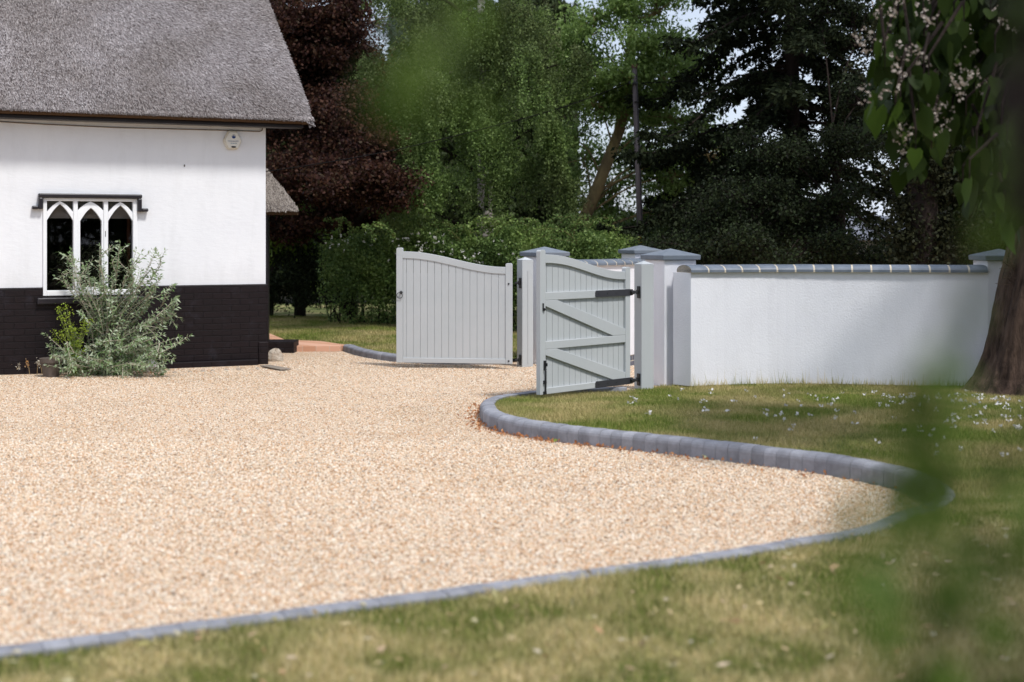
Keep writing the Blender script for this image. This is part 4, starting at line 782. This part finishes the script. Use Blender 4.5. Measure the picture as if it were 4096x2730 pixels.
# spruce: whorls of drooping boughs
def spruce(name, label, base, H, R0, seed, zmin=1.0, nb=150):
    global rng
    rng = np.random.default_rng(seed); o = empty(name, (base[0], base[1], 0), 0, label, 'tree'); MB().tube([(0, 0, 0), (.02, 0, H*.3), (0, 0, H*.6), (0, 0, H)], [.15, .12, .09, .02], 12).build('trunk', MAT['barkdark'], o, smooth=True)
    br = MB(); C = []; DD = []
    for k in range(nb):
        z = zmin+(H-zmin)*(k/nb)**1.15; a = k*2.399+rng.normal()*.5; z += rng.normal()*.12; L_ = R0*(1-.7*(z/H))*rng.choice([.5, .8, 1.0, 1.2])*rng.uniform(.8, 1.1)
        dx, dy = math.cos(a), math.sin(a); dr = rng.uniform(.12, .5)*L_; pts = [(0, 0, z), (dx*L_*.4, dy*L_*.4, z+.02-.3*dr), (dx*L_*.8, dy*L_*.8, z-dr), (dx*L_, dy*L_, z-dr*.95)]
        S = catmull(pts, .09); br.tube(S[::3], list(np.linspace(.035, .007, len(S[::3]))), 6, False)
        for i, s in enumerate(S):
            f = i/len(S)
            if f < .18: continue
            hl_ = .28*(1-.3*f)
            for sd in (-1, 1):
                for q in range(2):
                    e = s+np.array([-dy*sd, dx*sd, 0])*rng.uniform(.05, .5)*(1-.5*f)*L_*.35+[dx*.08, dy*.08, -rng.uniform(.02, hl_)]
                    nt = 12; t = rng.uniform(0, 1, (nt, 1)); C.append(s*(1-t)+e*t+rng.normal(size=(nt, 3))*.03); DD.append(np.tile((e-s), (nt, 1))+rng.normal(size=(nt, 3))*.12)
    br.build('bough', MAT['barkdark'], o); C = np.concatenate(C); DD = unit(np.concatenate(DD)); w_ = unit(np.cross(DD, rng.normal(size=C.shape))); s_ = rng.uniform(.06, .13, (len(C), 1)); V_, F_ = diamonds(C, DD*s_, w_*s_*.45)
    npmesh('crown', V_, F_, leafmat('spruce_needle', [(.009, .012, .007), (.017, .023, .011), (.03, .038, .018)], .08, spec=.03), o)
b = W(3165, 942, 23.5); spruce('spruce_tree', 'tall dark spruce with ragged drooping boughs right of the pole', (b[0], 23.5), 12.5, 3.4, 31, 2.3, 170)
b = W(2760, 942, 27); spruce('spruce_tree', 'lower dark spruce boughs just right of the pole foot', (b[0], 27), 3.6, 2.3, 32, .8, 60)
# far planting that closes the garden
global_far = leafmat('far_leaf', [(.02, .03, .012), (.04, .055, .02), (.06, .085, .03), (.035, .03, .02)], .2, spec=.1)
rng = np.random.default_rng(55)
def mass(name, label, parts, n, leaf):
    C = []
    for (px0, px1, pyt, D0, D1, w_) in parts:
        k = int(n*w_); D = rng.uniform(D0, D1, k); px = rng.uniform(px0, px1, k); x = (px-2048)/F*D; zt = EYE-(pyt-942)/F*D; zt = zt*(1+.10*np.sin(x*1.3+D)+.08*np.sin(x*3.1)); z = zt*rng.uniform(0, 1, k)**.8; C.append(np.stack([x, D, z], 1))
    V_, F_ = leaves(np.concatenate(C), leaf, .7, .2); return tag(npmesh(name, V_, F_, global_far), label, 'woodland', kind='stuff')
mass('distant_woodland', 'far mass of trees and scrub beyond the garden', [(200, 1570, 330, 38, 42, .34), (1570, 2300, 40, 36, 40, .46), (2250, 3420, 890, 36, 40, .17), (3420, 4600, 985, 34, 36, .09), (3650, 4600, 300, 30, 34, .14)], 300000, .17)
rng = np.random.default_rng(57); k = 26000; C = np.stack([rng.uniform(2, 40, k), rng.uniform(-16, -11, k), rng.uniform(0, 1, k)**.8*8.0], 1); C[:, 2] *= 1+.15*np.sin(C[:, 0]*.9); V_, F_ = leaves(C, .42, .8, .2)
tag(npmesh('unseen_woodland', V_, F_, global_far), 'unseen tree belt added behind the viewer to darken the window glass', 'woodland', kind='stuff')  # added out of view so the panes reflect dark foliage
# under-planting behind the wall
rng = np.random.default_rng(56)
tree('laurel_bush', 'green scrub behind the short white wall and pole', 'bush', [P3(2500, 1200, 24)[:2]+(0,), P3(2500, 1000, 24)], [.08, .04],
     [lobe(2380, 960, 25, .5, .3, 26), lobe(2520, 970, 25, .5, .28, 24), lobe(2640, 960, 24.6, .5, .28, 24), lobe(2450, 1010, 24.6, .7, .2, 30), lobe(2280, 1000, 25.5, .5, .25, 18)], .075, .6, leafmat('scrub_leaf', [(.03, .05, .015), (.05, .085, .025), (.09, .14, .04)], .3), MAT['barkdark'], 75, .17, seed=9)
# distant house
dh = empty('distant_house', (*W(3500, 942, 33)[:2], 0), 0, 'small far house with pale grey roof seen through the trees', 'house')
MB().box(-1.0, 1.6, 0, 2.5, -.3, 1.5).build('wall', M('cream_render', (.55, .5, .42), (.62, .57, .5), 3), dh)
rf = MB(); rf.add([(-1.2, -.2, 1.49), (1.8, -.2, 1.49), (1.8, 2.7, 1.49), (-1.2, 2.7, 1.49), (-.35, 1.25, 2.08), (.5, 1.25, 2.08)], [(0, 1, 5, 4), (1, 2, 5), (2, 3, 4, 5), (3, 0, 4), (3, 2, 1, 0)]); rf.build('roof', M('pale_slate', (.3, .3, .33), (.5, .5, .55), 6, .5, .4, stretch=(4, 1, 1)), dh)

# ------------------------------------------------------------------ utility pole and wires
pb = W(2562, 1100, 24.5); pt = W(2538, 272, 24.5); up = empty('utility_pole', (pb[0], pb[1], 0), 0, 'weathered timber utility pole rising behind the gate pillars', 'utility pole')
top = pt-np.array([pb[0], pb[1], 0]); MB().tube([(0.01, 0, -.2), (0, 0, 1.5), tuple(top)], [.058, .056, .046], 14).build('shaft', MAT['pole'], up, smooth=True)
MB().tube([tuple(top-[0, 0, .005]), tuple(top+[0, 0, .06])], [.056, .052], 12).build('pole_cap', M('rusty_cap', (.1, .05, .04), (.16, .08, .06), 8), up)
MB().tube([(top[0]+.03, -.045, top[2]-.12), (.035, -.055, 1.5)], .010, 6).build('conduit', MAT['iron'], up)
sg = MB().box(-.05, .02, -.072, -.066, 1.44, 1.58); s_ = sg.build('warning_sign', M('yellow_sign', (.65, .38, .03)), up)
MB().prism([(-.024, 1.56), (-.016, 1.52), (-.004, 1.52), (-.012, 1.455), (-.028, 1.505), (-.02, 1.508)], -.0745, -.0722).build('lightning_mark', MAT['iron'], s_)
wz = EYE-(333-942)/F*24.5
MB().box(-.10+top[0], .05+top[0], -.09, -.03, wz-.02, wz+.02).build('bracket', MAT['iron'], up)
CBL = M('matt_cable', (.012, .011, .011), None, rough=1, spec=0)
def wire(name, pts, r, label): o = MB().tube(catmull(pts, .3), r*.7, 6).build(name, CBL); return tag(o, label, 'cable', 'overhead cables from the pole')
h0 = W(2540, 333, 24.4)
wire('overhead_cable', [tuple(h0+[-.1, 0, 0]), P3(2250, 430, 23.4), P3(1950, 512, 22.4), P3(1600, 596, 21), P3(1300, 652, 20), P3(1040, 690, 19.2)], .012, 'black cable sagging from the pole down to the cottage')
wire('overhead_cable', [tuple(h0+[.1, 0, 0]), P3(3000, 312, 23.5), P3(3400, 280, 22.5), P3(4400, 180, 21)], .012, 'black cable running right from the pole past the spruce')

# ------------------------------------------------------------------ catalpa by the wall
rng = np.random.default_rng(77)
def bigleaves(C, D, size, roll=None):
    """heart-shaped leaves folded on the midrib, hanging along D"""
    n = len(C); D = unit(D); up_ = unit(np.cross(D, rng.normal(size=(n, 3)))); nm = np.cross(D, up_); s = size*rng.uniform(.6, 1.2, (n, 1)); V = np.empty((n, 9, 3))
    sh = [(0, .06, 0), (.0, .32, .03), (-.10, .0, 0)]
    pr = [(.0, .0), (-.07, .22), (.10, .36), (.38, .36), (.74, .15), (1.0, 0)]
    mid = [0.0, .35, .7]
    # verts: left 4, right 4, ridge 3
    V = np.empty((n, 11, 3)); k = 0
    for sg_ in (1, -1):
        for (l, w_) in pr[1:5]:
            V[:, k] = C+D*s*l+up_*s*w_*sg_+nm*s*(.12*w_*2+.10*l*l); k += 1
    for l in (0.0, .5, 1.0): V[:, k] = C+D*s*l+nm*s*(.16*l*l)*1.0; k += 1
    f = [(8, 0, 1), (8, 1, 9), (9, 1, 2), (9, 2, 3), (9, 3, 10), (8, 5, 4), (8, 9, 5), (9, 6, 5), (9, 7, 6), (9, 10, 7)]
    Fc = (np.arange(n)[:, None, None]*11+np.array(f)[None]).reshape(-1, 3); return V.reshape(-1, 3), Fc
catm = leafmat('catalpa_leaf', [(.013, .024, .005), (.02, .036, .006), (.032, .056, .009), (.022, .038, .007), (.03, .05, .008), (.02, .036, .006), (.075, .13, .02)], .4, rough=.55, spec=.12)  # dark greens hold the crown's shade, the one bright green its lit leaves
TB = (5.25, 14.35); cat = empty('catalpa_tree', (TB[0], TB[1], 0), 0, 'large catalpa with a thick furrowed trunk and white blossom at right', 'tree')
mb = MB(); prof = [(-.05, .76, .03), (.05, .63, .02), (.18, .54, .02), (.4, .49, .05), (.8, .46, .1), (1.2, .43, .16), (1.7, .41, .26), (2.3, .39, .40), (3.2, .36, .6), (4.2, .3, .8)]; n = 150; vs = []
for z, r_, ox in prof_i if False else [(np.interp(t, range(len(prof)), [p_[0] for p_ in prof]), np.interp(t, range(len(prof)), [p_[1] for p_ in prof]), np.interp(t, range(len(prof)), [p_[2] for p_ in prof])) for t in np.linspace(0, len(prof)-1, 140)]:
    for k in range(n):
        a = 2*PI*k/n; fl = 1+.035*math.sin(5*a+z*1.2)+.03*math.sin(9*a-z*2)+.05*math.exp(-z*4)*math.sin(4*a+1)+.03*abs(math.sin(17*a+1.1*math.sin(z*4+a*3)+z*1.3))+.022*abs(math.sin(29*a+1.7*math.sin(z*7+a*5)-z*2))
        vs.append((ox+r_*fl*math.cos(a), r_*fl*math.sin(a), z))
mb.add(vs, [(j*n+k, j*n+(k+1) % n, (j+1)*n+(k+1) % n, (j+1)*n+k) for j in range(139) for k in range(n)]); tk = mb.build('trunk', MAT['bark'], cat, smooth=True)
tw = MB()
for k in range(26): a = rng.uniform(2.4, 3.8); b_ = np.array([.18-.40, -.12+rng.normal()*.05, 1.2+rng.normal()*.06]); tw.tube([b_, b_+[-.06+rng.normal()*.03, -.03, rng.uniform(-.02, .1)], b_+[-.1+rng.normal()*.05, -.05, rng.uniform(0, .16)]], .0025, 4, False)
tw.build('twig', MAT['bark'], tk)
bm_ = MB(); limbs_ = [[(.6, 0, 3.2), (.0, -1.0, 4.0), (-1.2, -2.6, 4.3), (-2.2, -4.0, 3.9), (-2.4, -4.6, 3.3)], [(.6, 0, 3.2), (.4, -2, 4.2), (-.3, -3.8, 4.1), (-.9, -5.0, 3.4), (-1.0, -5.4, 2.6)], [(.8, 0, 4), (-.2, -.6, 5), (-1.6, -1.0, 5.4), (-3.0, -1.6, 5.0)], [(.8, 0, 4), (1.8, -1.5, 4.8), (2, -3.5, 4.5)], [(.8, 0, 4), (.8, .8, 5.5), (.6, 1, 6.5)]]
for S in limbs_: S = catmull(S, .2); bm_.tube(S, list(np.linspace(.14, .03, len(S))), 8, False)
# visible hanging curtain: positions by eye from the photo, depth 8.6..11
C = []; Dv = []; FL = []
def hang(px0, px1, py0, py1, D0, D1, k):
    for _ in range(k):
        px, py, D = rng.uniform(px0, px1), rng.uniform(py0, py1), rng.uniform(D0, D1); C.append(W(px, py, D)-[TB[0], TB[1], 0]); Dv.append([rng.normal()*.35-.12, rng.normal()*.35-.1, -1])
hang(3560, 4200, -300, 150, 9, 11, 120); hang(3500, 4200, 60, 330, 8.8, 10.5, 95); hang(3480, 4150, 300, 480, 8.8, 10.2, 60); hang(3600, 4150, 450, 600, 8.8, 10.2, 46); hang(3850, 4250, 560, 800, 8.6, 10, 50); hang(3880, 4250, 780, 900, 8.6, 9.6, 16)
hang(3640, 3700, 560, 640, 9.2, 9.6, 4); hang(3850, 4300, -200, 800, 9.5, 11.2, 360); hang(3540, 4000, -100, 420, 9.2, 11.4, 230); hang(3490, 3640, 100, 560, 9.0, 10, 26); hang(3600, 3760, 480, 700, 9.2, 10, 16)
C0 = list(C); 
for i in range(0, len(C0), 5): bm_.tube([np.array(C0[i])+[rng.normal()*.1+.1, .1, rng.uniform(.25, .6)], np.array(C0[i])+[0, 0, .12], C0[i]], [.012, .008, .004], 5, False)
# unseen rest of the crown, above; leaves kept only where their shade suits
for _ in range(3600):
    S = limbs_[rng.integers(0, 5)]; q = S[rng.integers(1, len(S))]; p_ = np.array(q)+rng.normal(size=3)*[.9, .9, .55]+[0, 0, .5]
    wy = p_[1]+TB[1]; wz_ = p_[2]; wx = p_[0]+TB[0]; 
    if wz_ < EYE+.172*wy+.1 and abs(wx) < .37*wy: continue
    hx, hy = wx-.66*wz_*.625, wy+.75*wz_*.625
    if hx < 1.2 or (hy > 13.4 and hx < 5.6) or hy < 10.8 and hx < 2.6: continue
    C.append(p_); Dv.append([rng.normal()*.5, rng.normal()*.5, -.8])
bm_.build('limb', MAT['barkdark'], cat); V_, F_ = bigleaves(np.array(C), np.array(Dv), .19); cr_ = npmesh('crown', V_, F_, catm, cat)
C = []
for (px, py) in [(3500, 30), (3560, 60), (3575, 15), (3700, 40), (3715, 70), (3450, 160), (3480, 150), (3570, 210), (3600, 235), (3590, 250), (3670, 215), (3680, 245), (3620, 300), (3640, 285), (3570, 360), (3470, 380), (3620, 520), (3610, 570), (3600, 585), (3700, 475), (3755, 500), (3800, 460), (3760, 440), (3830, 330), (3840, 300), (3850, 360), (3930, 310), (4000, 180), (4020, 90), (3880, 180)]:
    c0 = W(px, py, 9.0+rng.normal()*.25)
    for q in range(7): c1 = c0+rng.normal(size=3)*[.035, .035, .05]; C += [c1+rng.normal(size=3)*.008 for _ in range(4)]
V_, F_ = leaves(np.array(C)-[TB[0], TB[1], 0], .021, .9, 0); npmesh('blossom', V_, F_, leafmat('catalpa_blossom', [(.3, .24, .2), (.45, .4, .35)], .2), cat)

# fallen blossom and leaves
n = 850; X = rng.uniform(.6, 6, n); Y = rng.uniform(9.4, 14.6, n); keep = rng.uniform(size=n) < np.clip((X-.9)/3.2, .03, 1)*np.clip(1-abs(Y-12)/4, .3, 1)*.85; P = np.stack([X, Y], 1)[keep]; P = P[inpoly(P, lawnA)]
C = np.repeat(np.c_[P, lawnz(P[:, 1])+.03], 5, 0); C[:, :2] += rng.normal(size=(len(C), 2))*.01; V_, F_ = leaves(C, .026, .8, -.5)
tag(npmesh('fallen_blossom', V_, F_, leafmat('petal', [(.6, .58, .54), (.78, .76, .74)], .2)), 'fallen white blossom scattered over the lawn under the catalpa', 'blossom', kind='stuff')
n = 900; X = rng.uniform(-2.2, 3, n); Y = rng.uniform(4.6, 8, n); P = np.stack([X, Y], 1); P = P[inpoly(P, lawnA)]; C = np.c_[P, np.full(len(P), LZ+.04)]; d = rng.normal(size=(len(C), 3))*[1, 1, .25]; d = unit(d); w_ = unit(np.cross(d, [0, 0, 1]+rng.normal(size=(len(C), 3))*.4)); s_ = rng.uniform(.02, .06, (len(C), 1)); V_, F_ = diamonds(C, d*s_, w_*s_*.45)
tag(npmesh('leaf_litter', V_, F_, leafmat('litter', [(.42, .34, .16), (.5, .4, .22), (.42, .24, .12), (.55, .48, .36), (.34, .32, .1), (.3, .2, .1)], .2)), 'yellow and tan fallen leaves strewn over the near grass', 'leaf litter', kind='stuff')
kc = kerbC[(kerbC[:, 1] > 8.8) & (kerbC[:, 1] < 14)]; n = 900; i = rng.integers(0, len(kc), n); tden = np.clip(1-abs(kc[i, 1]-12)/3.5, .15, 1); i = i[rng.uniform(size=n) < tden]; Nk = normals2(kc); P = kc[i]-Nk[i]*np.abs(rng.normal(size=(len(i), 1)))*.07
C = np.c_[P, np.full(len(P), .012)]; V_, F_ = leaves(C, .03, .6, -.1); tag(npmesh('kerb_leaf_litter', V_, F_, leafmat('kerb_litter', [(.42, .16, .06), (.5, .24, .1), (.3, .12, .06)], .2)), 'crumbled rusty leaves gathered along the kerb foot on the gravel', 'leaf litter', kind='stuff')
def leafthing(px, py, s, col, label):
    b = G(px, py); o = empty('fallen_leaf', (b[0], b[1], .01), 0, label, 'leaf', 'single leaves lying on the gravel'); V_, F_ = bigleaves(np.array([[0, 0, .015]]), np.array([[.9, .3, .15]]), s); npmesh('blade', V_, F_, M(label[:12], col), o)
leafthing(2815, 1838, .09, (.42, .44, .26), 'pale green leaf lying on gravel beside the long kerb'); leafthing(3195, 1915, .06, (.25, .1, .04), 'small brown curled leaf on gravel near the kerb bend'); leafthing(2215, 1775, .04, (.25, .35, .08), 'tiny green leaf on gravel at the kerb foot')

# ------------------------------------------------------------------ near tree whose twigs hang into the lens
rng = np.random.default_rng(91)
nt_ = empty('overhanging_tree', (2.6, 1.6, 0), 0, 'out-of-focus leafy branches of a tree hanging close to the camera', 'tree')
MB().tube([(0, 0, -.1), (.05, 0, 1.5), (.1, .1, 3.0), (0, .2, 4.5)], [.24, .2, .17, .09], 14).build('trunk', MAT['bark'], nt_, smooth=True)
C = []; Dv = []; SZ = []; br = MB(); nb = np.array([2.6, 1.6, 0])
def spray(pts, k, sp=.05, size=.04, t0=0.0, tw=.002):
    q = [W(*p_) for p_ in pts]; S = catmull(q, .01)-nb; br.tube(S, list(np.linspace(tw*1.4, tw*.6, len(S))), 5, False)
    for _ in range(k): c = S[rng.integers(int(t0*len(S)), len(S))]+rng.normal(size=3)*sp; C.append(c); Dv.append([rng.normal()*.6, rng.normal()*.6, -1]); SZ.append(size*rng.uniform(.7, 1.2))
br.tube(catmull([(.1, .1, 2.9), (-.8, -.2, 3.1), (-1.6, -.4, 2.8), (-2.0, -.5, 2.4)], .1), .02, 6, False)
spray([(4200, 150, .75), (4010, 700, .74), (3880, 1050, .73), (3770, 1400, .72), (3700, 1650, .71), (3650, 1900, .7)], 20, .005, .016, .3)
spray([(3770, 1400, .72), (3700, 1650, .71), (3660, 1850, .7), (3640, 1980, .7)], 55, .010, .02, .25)
spray([(4350, 1500, .9), (4050, 1800, .88), (3800, 1950, .86), (3600, 2150, .84), (3480, 2330, .82)], 52, .020, .026, .25)
spray([(4400, 1900, 1.0), (4000, 2300, .95), (3800, 2500, .92), (3600, 2800, .9)], 60, .035, .028)
br.tube(catmull([np.array([-1.4, -.2, 2.75]), W(4200, -700, 1.2)-nb, W(4185, -200, 1.2)-nb, W(4205, 250, 1.2)-nb, W(4260, 650, 1.2)-nb, W(4400, 1100, 1.25)-nb, W(4900, 1700, 1.3)-nb], .05), .046, 12)  # thick limb added to darken the shaded right edge of the view
spray([(4500, -300, 1.3), (4260, 200, 1.3), (4150, 500, 1.3), (4150, 600, 1.3)], 3, .02, .03)
spray([(4500, -400, 1.1), (4200, 0, 1.1), (4130, 400, 1.1)], 5, .02, .04)
spray([(1700, -700, .7), (1720, -150, .69), (1720, 40, .68), (1690, 180, .67), (1640, 300, .66)], 9, .012, .025, .55)
br.tube(catmull([np.array(W(1700, -700, .7))-nb, (-2.4, -.5, 2.3), (-1.6, -.4, 2.8)], .1), .006, 5, False)
br.tube(catmull([np.array(W(4200, 150, .75))-nb, (-1.6, .1, 2.6), (-.8, -.2, 3.05)], .1), .01, 5, False)
br.tube(catmull([np.array(W(4500, -300, 1.3))-nb, (-1.3, .1, 2.6), (-.8, -.2, 3.05)], .1), .01, 5, False)
br.tube(catmull([np.array(W(4350, 1500, .9))-nb, (-1.3, .1, 2.2), (-.8, -.1, 3.05)], .1), .01, 5, False)
br.tube(catmull([np.array(W(4400, 1900, 1.0))-nb, (-1.2, .1, 2.0), (-.8, -.1, 3.05)], .1), .01, 5, False)
near = len(C)
V_, F_ = bigleaves(np.array(C), np.array(Dv), np.array(SZ)[:, None])
# unseen crown overhead, right of the frame, shaped to shade the lawn's right corner
C2 = []; 
for _ in range(5200):
    p_ = np.array([rng.uniform(-.6, 3.4), rng.uniform(-2.5, 3.8), rng.uniform(2.6, 5.2)]); w3 = p_+nb
    if w3[1] > .2 and w3[0] < .37*w3[1]+.35 and w3[2] < EYE+.18*w3[1]+.2: continue
    hx, hy = w3[0]-.66*w3[2]*.625, w3[1]+.75*w3[2]*.625
    if hy > 3.5 and (hx < .24*hy or hy > 8.2): continue
    C2.append(p_)
C2 = np.array(C2); V2_, F2_ = bigleaves(C2, np.c_[rng.normal(size=(len(C2), 2))*.5, -np.ones(len(C2))], .22)
for p_ in C2[::60]: br.tube([(0, .2, 3.4), tuple((np.array([0, .2, 3.4])+p_)/2+[0, 0, .3]), tuple(p_)], [.05, .03, .01], 6, False)
br.build('limb', MAT['barkdark'], nt_); npmesh('crown', np.r_[V_, V2_], np.r_[F_, F2_+len(V_)], leafmat('near_leaf', [(.05, .085, .015), (.09, .145, .025), (.13, .20, .035)], .35, spec=.1), nt_)
